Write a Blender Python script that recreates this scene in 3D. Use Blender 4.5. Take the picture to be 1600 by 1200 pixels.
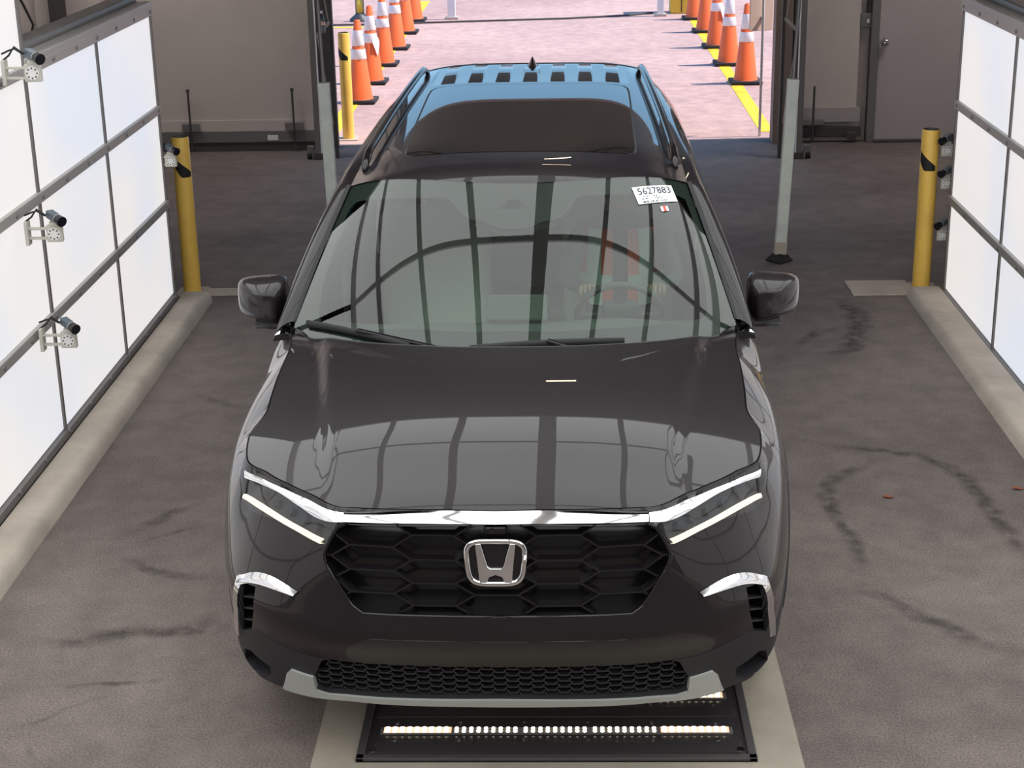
import bpy, bmesh, math, random
import numpy as np
from mathutils import Vector, Matrix
from mathutils.bvhtree import BVHTree
from mathutils.geometry import delaunay_2d_cdt
random.seed(7)
PI = math.pi
for o in list(bpy.data.objects): bpy.data.objects.remove(o)
scene = bpy.context.scene
COL = scene.collection

# ------------------------------------------------------------------ camera, sky, sun, exposure
CF, CP, CY, CR = 2552.18, .3350, .0335, -.0192           # focal length in pixels, pitch, yaw, roll
CPOS = np.array([.1223, -4.5282, 2.9814])
_f = np.array([-math.sin(CY)*math.cos(CP), math.cos(CY)*math.cos(CP), -math.sin(CP)])
_r0 = np.array([math.cos(CY), math.sin(CY), 0.]); _u0 = np.cross(_r0, _f)
_r = math.cos(CR)*_r0 + math.sin(CR)*_u0; _u = -math.sin(CR)*_r0 + math.cos(CR)*_u0
cd = bpy.data.cameras.new('camera'); cam = bpy.data.objects.new('camera', cd); COL.objects.link(cam)
cd.sensor_width = 36; cd.lens = CF/1600*36; cd.clip_end = 300; cd.clip_start = .05
cam.matrix_world = Matrix(((_r[0], _u[0], -_f[0], CPOS[0]), (_r[1], _u[1], -_f[1], CPOS[1]), (_r[2], _u[2], -_f[2], CPOS[2]), (0, 0, 0, 1)))
scene.camera = cam
vs = scene.view_settings
vs.view_transform = 'Standard'; vs.look = 'None'; vs.exposure = 0.0; vs.gamma = 1; vs.use_curve_mapping = False

w = bpy.data.worlds.new('sky'); scene.world = w; w.use_nodes = True
nt = w.node_tree; bg = nt.nodes['Background']
tcw = nt.nodes.new('ShaderNodeTexCoord'); sep = nt.nodes.new('ShaderNodeSeparateXYZ'); rmp = nt.nodes.new('ShaderNodeValToRGB')   # clear blue sky, paler at the horizon
rmp.color_ramp.elements[0].color = (.40, .72, 1.0, 1); rmp.color_ramp.elements[0].position = .0; rmp.color_ramp.elements[1].color = (.10, .28, .70, 1); rmp.color_ramp.elements[1].position = .8
nt.links.new(tcw.outputs['Generated'], sep.inputs[0]); nt.links.new(sep.outputs['Z'], rmp.inputs[0]); nt.links.new(rmp.outputs[0], bg.inputs[0]); bg.inputs[1].default_value = 1.45
sl = bpy.data.lights.new('sun', 'SUN'); sl.energy = 6.2; sl.angle = .0093; sl.color = (1, .93, .88)
sun = bpy.data.objects.new('sun', sl); COL.objects.link(sun)
sun.rotation_euler = Vector((-math.cos(math.radians(56)), -.03, -math.sin(math.radians(56)))).to_track_quat('-Z', 'Y').to_euler()
PANEL_L, CANOPY_L, LED_L, FILL_TUBE_L = .78, 2.3, 9.0, 110
GK = .9755                                                # ground plan scale about the camera foot
def gx(x): return .1223+(x-.1223)*GK
def gy(y): return -4.5282+(y+4.5282)*GK

# ------------------------------------------------------------------ pixel helpers (a pixel gives a direction; a plane gives the distance)
def ray(u, v):
    d = _f + (u-800)/CF*_r - (v-600)/CF*_u
    return d/np.linalg.norm(d)
def at(u, v, **k):
    ax = 'xyz'.index(list(k)[0]); d = ray(u, v)
    return Vector(CPOS + (list(k.values())[0]-CPOS[ax])/d[ax]*d)
def gp(u, v): return at(u, v, z=0)

# ------------------------------------------------------------------ materials
MATS = {}
def mat(name, col, rough=.6, metal=0, coat=0, emit=None, es=0, spec=.5, noise=None, bump=None, col2=None, trans=0, alpha=1):
    if name in MATS: return MATS[name]
    m = bpy.data.materials.new(name); m.use_nodes = True; n = m.node_tree; b = n.nodes['Principled BSDF']
    b.inputs['Base Color'].default_value = (*col, 1); b.inputs['Roughness'].default_value = rough
    b.inputs['Metallic'].default_value = metal; b.inputs['Specular IOR Level'].default_value = spec
    b.inputs['Coat Weight'].default_value = coat; b.inputs['Coat Roughness'].default_value = .015
    b.inputs['Transmission Weight'].default_value = trans
    if emit: b.inputs['Emission Color'].default_value = (*emit, 1); b.inputs['Emission Strength'].default_value = es
    if noise or bump:
        tc = n.nodes.new('ShaderNodeTexCoord'); 
        if noise:
            nz = n.nodes.new('ShaderNodeTexNoise'); nz.inputs['Scale'].default_value = noise[0]; nz.inputs['Detail'].default_value = 6
            nz.inputs['Roughness'].default_value = .65
            n.links.new(tc.outputs['Object'], nz.inputs['Vector'])
            rp = n.nodes.new('ShaderNodeValToRGB'); a = noise[1]
            c2 = col2 or tuple(c*(1-a) for c in col); c1 = tuple(min(1, c*(1+a)) for c in col) if not col2 else col
            rp.color_ramp.elements[0].color = (*c2, 1); rp.color_ramp.elements[1].color = (*c1, 1)
            rp.color_ramp.elements[0].position = .33; rp.color_ramp.elements[1].position = .67
            n.links.new(nz.outputs['Fac'], rp.inputs['Fac']); n.links.new(rp.outputs['Color'], b.inputs['Base Color'])
        if bump:
            nb = n.nodes.new('ShaderNodeTexNoise'); nb.inputs['Scale'].default_value = bump[0]; nb.inputs['Detail'].default_value = 4
            n.links.new(tc.outputs['Object'], nb.inputs['Vector'])
            bp = n.nodes.new('ShaderNodeBump'); bp.inputs['Strength'].default_value = bump[1]; bp.inputs['Distance'].default_value = .01
            n.links.new(nb.outputs['Fac'], bp.inputs['Height']); n.links.new(bp.outputs['Normal'], b.inputs['Normal'])
    MATS[name] = m; return m
def asphalt(name, dark, light, big=.45, fine=140, patch=.6, rough=.85, speck=.0):
    m = bpy.data.materials.new(name); m.use_nodes = True; n = m.node_tree; b = n.nodes['Principled BSDF']; L = n.links.new
    tc = n.nodes.new('ShaderNodeTexCoord')
    def nz(s, d=6, r=.6):
        x = n.nodes.new('ShaderNodeTexNoise'); x.inputs['Scale'].default_value = s; x.inputs['Detail'].default_value = d; x.inputs['Roughness'].default_value = r
        L(tc.outputs['Object'], x.inputs['Vector']); return x
    a = nz(big, 5); r1 = n.nodes.new('ShaderNodeValToRGB'); r1.color_ramp.elements[0].color = (*dark, 1); r1.color_ramp.elements[1].color = (*light, 1)
    r1.color_ramp.elements[0].position = .36; r1.color_ramp.elements[1].position = .64; L(a.outputs['Fac'], r1.inputs['Fac'])
    f = nz(fine, 3, .7); r2 = n.nodes.new('ShaderNodeValToRGB'); r2.color_ramp.elements[0].color = (patch,)*3+(1,); r2.color_ramp.elements[1].color = (2-patch,)*3+(1,)
    r2.color_ramp.elements[0].position = .3; r2.color_ramp.elements[1].position = .7; L(f.outputs['Fac'], r2.inputs['Fac'])
    mx = n.nodes.new('ShaderNodeMix'); mx.data_type = 'RGBA'; mx.blend_type = 'MULTIPLY'; mx.inputs['Factor'].default_value = 1
    L(r1.outputs['Color'], mx.inputs['A']); L(r2.outputs['Color'], mx.inputs['B'])
    g = nz(6, 6); r3 = n.nodes.new('ShaderNodeValToRGB'); r3.color_ramp.elements[0].color = (.86,)*3+(1,); r3.color_ramp.elements[1].color = (1.12,)*3+(1,)
    r3.color_ramp.elements[0].position = .35; r3.color_ramp.elements[1].position = .65; L(g.outputs['Fac'], r3.inputs['Fac'])
    m2 = n.nodes.new('ShaderNodeMix'); m2.data_type = 'RGBA'; m2.blend_type = 'MULTIPLY'; m2.inputs['Factor'].default_value = 1
    L(mx.outputs['Result'], m2.inputs['A']); L(r3.outputs['Color'], m2.inputs['B'])
    L(m2.outputs['Result'], b.inputs['Base Color']); b.inputs['Roughness'].default_value = rough
    bp = n.nodes.new('ShaderNodeBump'); bp.inputs['Strength'].default_value = .35; bp.inputs['Distance'].default_value = .004
    L(f.outputs['Fac'], bp.inputs['Height']); L(bp.outputs['Normal'], b.inputs['Normal'])
    MATS[name] = m; return m
def glass(name, tint, refl=1.7, rough=0.0):
    m = bpy.data.materials.new(name); m.use_nodes = True; n = m.node_tree; n.nodes.clear(); L = n.links.new
    out = n.nodes.new('ShaderNodeOutputMaterial'); t = n.nodes.new('ShaderNodeBsdfTransparent'); t.inputs[0].default_value = (*tint, 1)
    g = n.nodes.new('ShaderNodeBsdfGlossy'); g.inputs['Roughness'].default_value = rough; g.inputs['Color'].default_value = (1, 1, 1, 1)
    fr = n.nodes.new('ShaderNodeFresnel'); fr.inputs['IOR'].default_value = 1.5
    mu = n.nodes.new('ShaderNodeMath'); mu.operation = 'MULTIPLY'; mu.inputs[1].default_value = refl; mu.use_clamp = True
    mi = n.nodes.new('ShaderNodeMixShader'); L(fr.outputs[0], mu.inputs[0]); L(mu.outputs[0], mi.inputs[0]); L(t.outputs[0], mi.inputs[1]); L(g.outputs[0], mi.inputs[2]); L(mi.outputs[0], out.inputs[0])
    MATS[name] = m; return m
def emissive(name, col, strength, var=None):
    m = bpy.data.materials.new(name); m.use_nodes = True; n = m.node_tree; b = n.nodes['Principled BSDF']
    b.inputs['Base Color'].default_value = (.2, .2, .2, 1); b.inputs['Roughness'].default_value = .5
    b.inputs['Emission Color'].default_value = (*col, 1); b.inputs['Emission Strength'].default_value = strength
    if var:
        tc = n.nodes.new('ShaderNodeTexCoord'); x = n.nodes.new('ShaderNodeTexNoise'); x.inputs['Scale'].default_value = .9; x.inputs['Detail'].default_value = 1
        oi = n.nodes.new('ShaderNodeObjectInfo'); ad = n.nodes.new('ShaderNodeVectorMath')
        n.links.new(tc.outputs['Object'], ad.inputs[0]); n.links.new(oi.outputs['Location'], ad.inputs[1]); n.links.new(ad.outputs[0], x.inputs['Vector'])
        r = n.nodes.new('ShaderNodeValToRGB'); r.color_ramp.elements[0].color = (*var, 1); r.color_ramp.elements[1].color = (*col, 1)
        r.color_ramp.elements[0].position = .32; r.color_ramp.elements[1].position = .55
        n.links.new(x.outputs['Fac'], r.inputs['Fac']); n.links.new(r.outputs['Color'], b.inputs['Emission Color'])
    MATS[name] = m; return m

mat('paint', (.013, .0092, .0112), .4, coat=1, spec=.2)
MATS['paint'].node_tree.nodes['Principled BSDF'].inputs['Coat IOR'].default_value = 1.345
mat('gloss_black', (.012, .010, .012), .10, spec=.5)
mat('sunroof_black', (.014, .012, .012), .02, spec=.5)
mat('plastic', (.022, .020, .024), .55, bump=(900, .05))
mat('plastic_grey', (.05, .05, .053), .5)
mat('chrome', (.86, .86, .86), .06, metal=1)
mat('silver', (.50, .52, .50), .38, metal=.25)
mat('beam_pale', (.74, .70, .70), .6)
mat('rubber', (.018, .018, .019), .75)
mat('grille_black', (.008, .007, .008), .22)
mat('frit', (.035, .031, .034), .6)
mat('interior', (.34, .36, .33), .85)
mat('interior_dark', (.10, .105, .10), .8)
mat('seat_grey', (.42, .44, .40), .9, bump=(120, .1))
mat('headliner', (.65, .66, .62), .95)
mat('alu', (.42, .40, .38), .45, metal=.3)
mat('alu_dark', (.17, .155, .15), .5, metal=.2)
mat('steel', (.22, .21, .21), .5, metal=.4)
mat('steel_dark', (.075, .068, .068), .6, metal=.2)
mat('steel_brown_lit', (.20, .15, .13), .6)
mat('post_white', (.66, .69, .64), .55, noise=(6, .12))
mat('concrete', (.47, .405, .34), .85, noise=(3, .16), bump=(60, .2))
mat('concrete_pad', (.36, .315, .255), .85, noise=(2.2, .14), bump=(80, .15))
mat('bollard_yellow', (.95, .58, .11), .45, noise=(3, .10))
mat('tape_black', (.012, .012, .012), .6)
mat('wall_cream', (.56, .50, .475), .8, noise=(1.2, .06), bump=(3, .12))
mat('wall_grey', (.40, .365, .36), .75, noise=(1.5, .05))
mat('door_grey', (.44, .40, .40), .6, noise=(1.5, .04))
mat('ceiling', (.07, .057, .060), .9, noise=(.8, .2))
mat('joist', (.035, .03, .03), .7)
mat('cone_orange', (.92, .16, .035), .5)
mat('cone_white', (.86, .83, .84), .45)
mat('line_yellow', (.80, .52, .02), .7, noise=(5, .25))
mat('box_yellow', (.75, .48, .05), .6)
mat('white_paint', (.8, .78, .76), .6)
mat('sign_peach', (.90, .66, .55), .7)
mat('cam_body', (.10, .13, .16), .4)
mat('cam_lens', (.012, .012, .016), .15)
mat('bracket', (.55, .53, .47), .5)
mat('paper', (.80, .82, .80), .6)
mat('ink', (.03, .035, .07), .6)
mat('red_tag', (.75, .10, .06), .5)
mat('leaf', (.26, .07, .035), .8)
mat('skin', (.36, .22, .16), .6)
mat('shirt', (.10, .13, .13), .9)
mat('vest', (.85, .13, .05), .7)
mat('reflective', (.45, .58, .54), .4)
mat('hair', (.02, .016, .014), .8)
mat('tray', (.045, .040, .042), .22, spec=.4)
mat('screen', (.02, .022, .025), .15)
mat('amber', (.8, .38, .05), .3)
mat('bottle_cap', (.8, .8, .85), .4)
mat('rim', (.22, .22, .23), .3, metal=.8)
asphalt('asphalt', (.128, .102, .093), (.198, .162, .144), big=.55, fine=120, patch=.52)
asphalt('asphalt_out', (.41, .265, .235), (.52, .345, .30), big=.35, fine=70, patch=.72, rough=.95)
glass('glass_front', (.74, .93, .80), 1.35)
glass('glass_side', (.62, .72, .62))
glass('glass_dark', (.09, .10, .09))
glass('lens_clear', (.88, .90, .90), 1.4)
glass('bottle_clear', (.82, .86, .88), 1.5)
emissive('panel', (1.0, .955, .93), PANEL_L, (.86, .90, 1.0))
emissive('canopy_panel', (.97, 1.0, .99), CANOPY_L)
emissive('led', (1.0, .90, .74), LED_L)
emissive('led_soft', (1.0, .62, .36), 1.1)
emissive('lamp_bar', (1.0, .80, .55), 14)
emissive('fill_tube_light', (1.0, .93, .88), FILL_TUBE_L)
emissive('drl', (1.0, .88, .66), .9)

# ------------------------------------------------------------------ mesh helpers
class MB:
    def __init__(s): s.v = []; s.f = []
    def add(s, vs, fs):
        n = len(s.v); s.v += [tuple(x) for x in vs]; s.f += [tuple(i+n for i in f) for f in fs]; return s
    def box(s, c, size, rot=None, ch=0):
        c = Vector(c); hx, hy, hz = [k/2 for k in size]
        if ch <= 0:
            vs = [Vector((x*hx, y*hy, z*hz)) for z in (-1, 1) for y in (-1, 1) for x in (-1, 1)]
            fs = [(0, 2, 3, 1), (4, 5, 7, 6), (0, 1, 5, 4), (2, 6, 7, 3), (0, 4, 6, 2), (1, 3, 7, 5)]
        else:
            bm = bmesh.new(); bmesh.ops.create_cube(bm, size=1)
            for q in bm.verts: q.co = Vector((q.co.x*size[0], q.co.y*size[1], q.co.z*size[2]))
            bmesh.ops.bevel(bm, geom=list(bm.edges), offset=min(ch, .49*min(size)), segments=2, affect='EDGES', profile=.5)
            bm.verts.index_update(); vs = [q.co.copy() for q in bm.verts]; fs = [tuple(q.index for q in f.verts) for f in bm.faces]; bm.free()
        if rot is not None: vs = [rot @ q for q in vs]
        return s.add([q+c for q in vs], fs)
    def bar(s, a, b, w, h, up=(0, 0, 1), ch=0):
        a, b = Vector(a), Vector(b); d = b-a; y = d.normalized(); up = Vector(up)
        if abs(y.dot(up)) > .99: up = Vector((1, 0, 0))
        x = y.cross(up).normalized(); z = x.cross(y)
        return s.box((a+b)/2, (w, d.length, h), Matrix((x, y, z)).transposed(), ch)
    def cyl(s, a, b, r0, r1=None, n=20, caps=True):
        a, b = Vector(a), Vector(b); r1 = r0 if r1 is None else r1; d = (b-a).normalized()
        up = Vector((0, 0, 1)) if abs(d.z) < .95 else Vector((1, 0, 0)); x = d.cross(up).normalized(); y = d.cross(x)
        vs = [p+(x*math.cos(2*PI*i/n)+y*math.sin(2*PI*i/n))*r for p, r in ((a, r0), (b, r1)) for i in range(n)]
        fs = [(i, i+n, (i+1) % n+n, (i+1) % n) for i in range(n)]
        if caps: fs += [tuple(range(n)), tuple(range(2*n-1, n-1, -1))]
        return s.add(vs, fs)
    def lathe(s, prof, c=(0, 0, 0), n=28):
        c = Vector(c); vs = []; m = len(prof)
        for i in range(n):
            a = 2*PI*i/n
            vs += [c+Vector((r*math.cos(a), r*math.sin(a), z)) for r, z in prof]
        fs = [(i*m+j, ((i+1) % n)*m+j, ((i+1) % n)*m+j+1, i*m+j+1) for i in range(n) for j in range(m-1)]
        return s.add(vs, fs)
    def tube(s, pts, r, n=10, rz=None):
        pts = [Vector(p) for p in pts]; rs = r if isinstance(r, (list, tuple)) else [r]*len(pts); vs = []; ref = None
        for i, p in enumerate(pts):
            t = (pts[min(i+1, len(pts)-1)]-pts[max(i-1, 0)]).normalized()
            if ref is None: ref = Vector((0, 0, 1)) if abs(t.z) < .9 else Vector((1, 0, 0))
            x = t.cross(ref).normalized(); y = x.cross(t); ref = y
            vs += [p+x*math.cos(2*PI*k/n)*rs[i]+y*math.sin(2*PI*k/n)*(rs[i] if rz is None else rz) for k in range(n)]
        m = len(pts)
        fs = [(i*n+k, i*n+(k+1) % n, (i+1)*n+(k+1) % n, (i+1)*n+k) for i in range(m-1) for k in range(n)]
        fs += [tuple(range(n-1, -1, -1)), tuple(range((m-1)*n, m*n))]
        return s.add(vs, fs)
    def build(s, name, material, parent=None, smooth=False, ang=None):
        me = bpy.data.meshes.new(name); me.from_pydata(s.v, [], s.f); me.update()
        return link(name, me, material, parent, smooth, ang)
def link(name, me, material, parent=None, smooth=False, ang=None):
    me.materials.append(MATS[material])
    if smooth or ang:
        me.polygons.foreach_set('use_smooth', [True]*len(me.polygons))
        if ang: me.set_sharp_from_angle(angle=math.radians(ang))
    o = bpy.data.objects.new(name, me); COL.objects.link(o)
    if parent: o.parent = parent
    return o
def empty(name, loc=(0, 0, 0), rz=0):
    o = bpy.data.objects.new(name, None); COL.objects.link(o); o.location = loc; o.rotation_euler = (0, 0, rz); o.empty_display_size = .1; return o
def tag(o, label, cat, group=None):
    o['label'] = label; o['category'] = cat
    if group: o['group'] = group
    return o
def struct(o, label=None):
    o['kind'] = 'structure'
    if label: o['label'] = label
    return o
def dup(root, loc=None, rz=None):
    r = root.copy(); COL.objects.link(r)
    if loc is not None: r.location = loc
    if rz is not None: r.rotation_euler = (0, 0, rz)
    for ch in list(root.children):
        c = ch.copy(); COL.objects.link(c); c.parent = r
        for g in ch.children:
            d = g.copy(); COL.objects.link(d); d.parent = c
    return r
def cubic(xs, ys):                                            # natural cubic spline
    xs = np.array(xs, float); ys = np.array(ys, float); n = len(xs); h = np.diff(xs); A = np.eye(n); r = np.zeros(n)
    for i in range(1, n-1):
        A[i, i-1:i+2] = h[i-1], 2*(h[i-1]+h[i]), h[i]; r[i] = 6*((ys[i+1]-ys[i])/h[i]-(ys[i]-ys[i-1])/h[i-1])
    Mm = np.linalg.solve(A, r)
    def fn(x):
        x = np.asarray(x, float); i = np.clip(np.searchsorted(xs, x)-1, 0, n-2); a = xs[i+1]-x; b = x-xs[i]; hh = h[i]
        return (Mm[i]*a**3+Mm[i+1]*b**3)/(6*hh)+(ys[i]/hh-Mm[i]*hh/6)*a+(ys[i+1]/hh-Mm[i+1]*hh/6)*b
    return fn
def pchip(xs, ys):                                            # monotone cubic
    xs = np.array(xs, float); ys = np.array(ys, float); h = np.diff(xs); d = np.diff(ys)/h; m = np.zeros(len(xs)); m[0], m[-1] = d[0], d[-1]
    for i in range(1, len(xs)-1):
        if d[i-1]*d[i] > 0:
            w1, w2 = 2*h[i]+h[i-1], h[i]+2*h[i-1]; m[i] = (w1+w2)/(w1/d[i-1]+w2/d[i])
    def fn(x):
        x = np.clip(np.asarray(x, float), xs[0], xs[-1]); i = np.clip(np.searchsorted(xs, x)-1, 0, len(xs)-2); t = (x-xs[i])/h[i]
        return ys[i]*(1+2*t)*(1-t)**2+m[i]*h[i]*t*(1-t)**2+ys[i+1]*t*t*(3-2*t)+m[i+1]*h[i]*t*t*(t-1)
    return fn
def inpoly(P, poly):
    x, y = P[:, 0], P[:, 1]; r = np.zeros(len(P), bool); n = len(poly)
    for i in range(n):
        x0, y0 = poly[i]; x1, y1 = poly[(i+1) % n]
        c = (y0 > y) != (y1 > y)
        with np.errstate(divide='ignore', invalid='ignore'): xi = (x1-x0)*(y-y0)/(y1-y0+1e-30)+x0
        r ^= c & (x < xi)
    return r
def dens(poly, step):
    out = []
    for i in range(len(poly)):
        a = np.array(poly[i], float); b = np.array(poly[(i+1) % len(poly)], float); k = max(1, int(np.hypot(*(b-a))/step))
        out += [tuple(a+(b-a)*j/k) for j in range(k)]
    return out
def chaikin(poly, it=1):
    for _ in range(it):
        q = []
        for i in range(len(poly)):
            a = np.array(poly[i], float); b = np.array(poly[(i+1) % len(poly)], float); q += [tuple(a*.75+b*.25), tuple(a*.25+b*.75)]
        poly = q
    return poly
def fnormals(fmap, Q, flip):
    e = 1e-3; P = fmap(Q); a = fmap(Q+[e, 0])-fmap(Q-[e, 0]); b = fmap(Q+[0, e])-fmap(Q-[0, e]); n = np.cross(a, b)
    n /= np.linalg.norm(n, axis=1)[:, None]+1e-12
    return P, (-n if flip else n)
def patch(name, fmap, poly, material, parent, holes=(), step=.03, off=0, skirt=.008, mirror=False, flip=False):
    """one sheet of a curved panel: an outline (and holes) in the surface's own coordinates, lifted on the surface"""
    step0 = step
    polys = [dens(poly, step)]+[dens(h, step) for h in holes]
    V, Ed = [], []
    for p in polys:
        b = len(V); V += p; Ed += [(b+i, b+(i+1) % len(p)) for i in range(len(p))]
    A = np.array(polys[0]); lo, hi = A.min(0), A.max(0)
    gx, gy = np.meshgrid(np.arange(lo[0]+step/2, hi[0], step), np.arange(lo[1]+step/2, hi[1], step)); G = np.stack([gx.ravel(), gy.ravel()], -1)
    if len(G):
        k = inpoly(G, polys[0])
        for h in polys[1:]: k &= ~inpoly(G, h)
        G = G[k]; B = np.array(V); 
        if len(G): G = G[np.array([np.min(np.hypot(*(B-g).T)) > step*.35 for g in G])]
        V = V+[tuple(g) for g in G]
    cv, ce, cf, *_ = delaunay_2d_cdt([Vector(p) for p in V], Ed, [], 0, 1e-6)
    Q = np.array([tuple(p) for p in cv]); F = np.array([tuple(f) for f in cf]); cen = Q[F].mean(1)
    k = inpoly(cen, polys[0])
    for h in polys[1:]: k &= ~inpoly(cen, h)
    F = F[k]
    a2 = np.cross(Q[F[:, 1]]-Q[F[:, 0]], Q[F[:, 2]]-Q[F[:, 0]]); F[a2 < 0] = F[a2 < 0][:, ::-1]
    P, N = fnormals(fmap, Q, flip); P = P+N*off
    if flip: F = F[:, ::-1]
    faces = [tuple(f) for f in F]; verts = P; norms = N
    if skirt:
        cnt = {}
        for f in faces:
            for i in range(3): cnt[(f[i], f[(i+1) % 3])] = 1
        bd = [e for e in cnt if (e[1], e[0]) not in cnt]
        ex_v, ex_n, ex_f = [], [], []; n0 = len(P)
        for a, b in bd:
            if mirror and abs(P[a, 0]) < 2e-3 and abs(P[b, 0]) < 2e-3: continue
            t = P[b]-P[a]; o = np.cross(t, N[a]); o /= np.linalg.norm(o)+1e-12; i = n0+len(ex_v)
            ex_v += [P[a], P[b], P[b]-N[b]*skirt, P[a]-N[a]*skirt]; ex_n += [o]*4; ex_f.append((i+1, i, i+3, i+2))
        if ex_v: verts = np.vstack([P, ex_v]); norms = np.vstack([N, ex_n]); faces = faces+ex_f
    if mirror:
        n0 = len(verts); verts = np.vstack([verts, verts*[-1, 1, 1]]); norms = np.vstack([norms, norms*[-1, 1, 1]])
        faces = faces+[tuple(i+n0 for i in f[::-1]) for f in faces]
    me = bpy.data.meshes.new(name); me.from_pydata(verts.tolist(), [], [tuple(int(i) for i in f) for f in faces])
    me.polygons.foreach_set('use_smooth', [True]*len(me.polygons)); me.update()
    me.normals_split_custom_set_from_vertices(norms.tolist())
    return link(name, me, material, parent)
def mpatch(name, fmap, poly, material, parent, **k):            # the same panel on both flanks: two parts
    a = patch(name, fmap, poly, material, parent, **k)
    m = lambda Q: fmap(Q)*[-1, 1, 1]; k['flip'] = not k.get('flip', False)
    return a, patch(name, m, poly, material, parent, **k)
class Surf:                                                     # pixel -> surface coordinates
    def __init__(s, fmap, lo, hi, nu, nv):
        u = np.linspace(lo[0], hi[0], nu); v = np.linspace(lo[1], hi[1], nv); U, Vv = np.meshgrid(u, v, indexing='ij')
        s.Q = np.stack([U.ravel(), Vv.ravel()], -1); s.P = fmap(s.Q)
        T = []
        for i in range(nu-1):
            for j in range(nv-1):
                a = i*nv+j; T += [(a, a+nv, a+nv+1), (a, a+nv+1, a+1)]
        s.T = T; s.b = BVHTree.FromPolygons([tuple(p) for p in s.P], T)
    def hit(s, o, d):
        loc, n, i, dist = s.b.ray_cast(Vector(o), Vector(d))
        if loc is None:
            r = s.P-o; t = r@d; k = np.argmin(np.linalg.norm(r-t[:, None]*d, axis=1)); return s.Q[k]
        a, b, c = s.T[i]; A, B, C = s.P[a], s.P[b], s.P[c]; v0, v1, v2 = B-A, C-A, np.array(loc)-A
        d00, d01, d11, d20, d21 = v0@v0, v0@v1, v1@v1, v2@v0, v2@v1; den = d00*d11-d01*d01+1e-30
        x = (d11*d20-d01*d21)/den; y = (d00*d21-d01*d20)/den
        return s.Q[a]*(1-x-y)+s.Q[b]*x+s.Q[c]*y
    def near(s, val, axes, mask=None):
        D = np.sum((s.P[:, axes]-np.array(val))**2, axis=1)
        if mask is not None: D = np.where(mask, D, 1e9)
        return s.Q[np.argmin(D)]


# ================================================================== THE BUILDING
DOOR_L, DOOR_R, WALL_Y = gx(-2.10), gx(2.17), gy(11.40)
OPEN_H, CEIL_H = 3.35, 5.2
def slab(name, x0, x1, y0, y1, z0, z1, m, parent=None):
    return MB().box(((x0+x1)/2, (y0+y1)/2, (z0+z1)/2), (x1-x0, y1-y0, z1-z0)).build(name, m, parent)
floor = struct(slab('floor', -7.5, 8, -9, WALL_Y+.12, -.2, 0, 'asphalt'), 'worn grey asphalt floor of the inspection bay')
outg = struct(slab('ground', -60, 60, WALL_Y+.12, 90, -.2, 0, 'asphalt_out'), 'sunlit pinkish asphalt yard')
struct(slab('wall_back', -7.5, DOOR_L-.16, WALL_Y, WALL_Y+.2, 0, CEIL_H, 'wall_cream'), 'cream sheet wall beside the vehicle opening')
wr = struct(slab('wall_back', DOOR_R+.18, 8, WALL_Y, WALL_Y+.2, 0, CEIL_H, 'wall_cream'), 'cream sheet wall with a grey service door')
struct(slab('trim_1', DOOR_L-.16, DOOR_R+.18, WALL_Y, WALL_Y+.2, OPEN_H, CEIL_H, 'wall_grey'), 'header above the vehicle opening')
struct(slab('wall_left', -7.7, -7.5, -9, WALL_Y+.2, 0, CEIL_H, 'wall_grey'))
struct(slab('wall_right', 8, 8.2, -9, WALL_Y+.2, 0, CEIL_H, 'wall_grey'))
struct(slab('wall_front', -7.5, 8, -9.2, -9, 0, CEIL_H, 'wall_grey'))
struct(slab('ceiling', -7.7, 8.2, -9.2, WALL_Y+.2, CEIL_H, CEIL_H+.2, 'ceiling'))
# jambs
struct(MB().box((DOOR_L-.06, WALL_Y-.03, OPEN_H/2), (.13, .20, OPEN_H), ch=.006).box((DOOR_L+.018, WALL_Y-.05, OPEN_H/2), (.03, .10, OPEN_H)).build('trim_2', 'steel_dark'), 'dark steel jamb at the opening')
struct(MB().box((DOOR_R+.07, WALL_Y-.03, OPEN_H/2), (.16, .20, OPEN_H), ch=.006).build('trim_3', 'steel_brown_lit'), 'steel jamb at the opening, brown light put into its colour')  # warm light falling on this jamb is put into its steel colour
struct(MB().box((DOOR_R+.20, WALL_Y-.08, OPEN_H/2), (.08, .10, OPEN_H), ch=.006).build('trim_4', 'steel_dark'), 'grey steel channel beside the jamb')
# roof joists, seen only mirrored in the bonnet and roof
for i, y in enumerate((-6, -3.4, 6.3, 7.9, 9.6, 11.0)):
    j = MB().bar((-7.5, y, 4.95), (8, y, 4.95), .08, .10).bar((-7.5, y, 4.45), (8, y, 4.45), .06, .07)
    for k in range(20):
        x = -7.4+k*.77; j.bar((x, y, 4.47 if k % 2 else 4.93), (x+.77, y, 4.93 if k % 2 else 4.47), .035, .035)
    o = j.bar((-7.5, y, 5.1), (8, y, 5.1), .10, .2).build('ceiling_joist', 'joist'); tag(o, 'open web steel joist under the bay ceiling', 'joist', 'joists under the bay ceiling')

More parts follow.
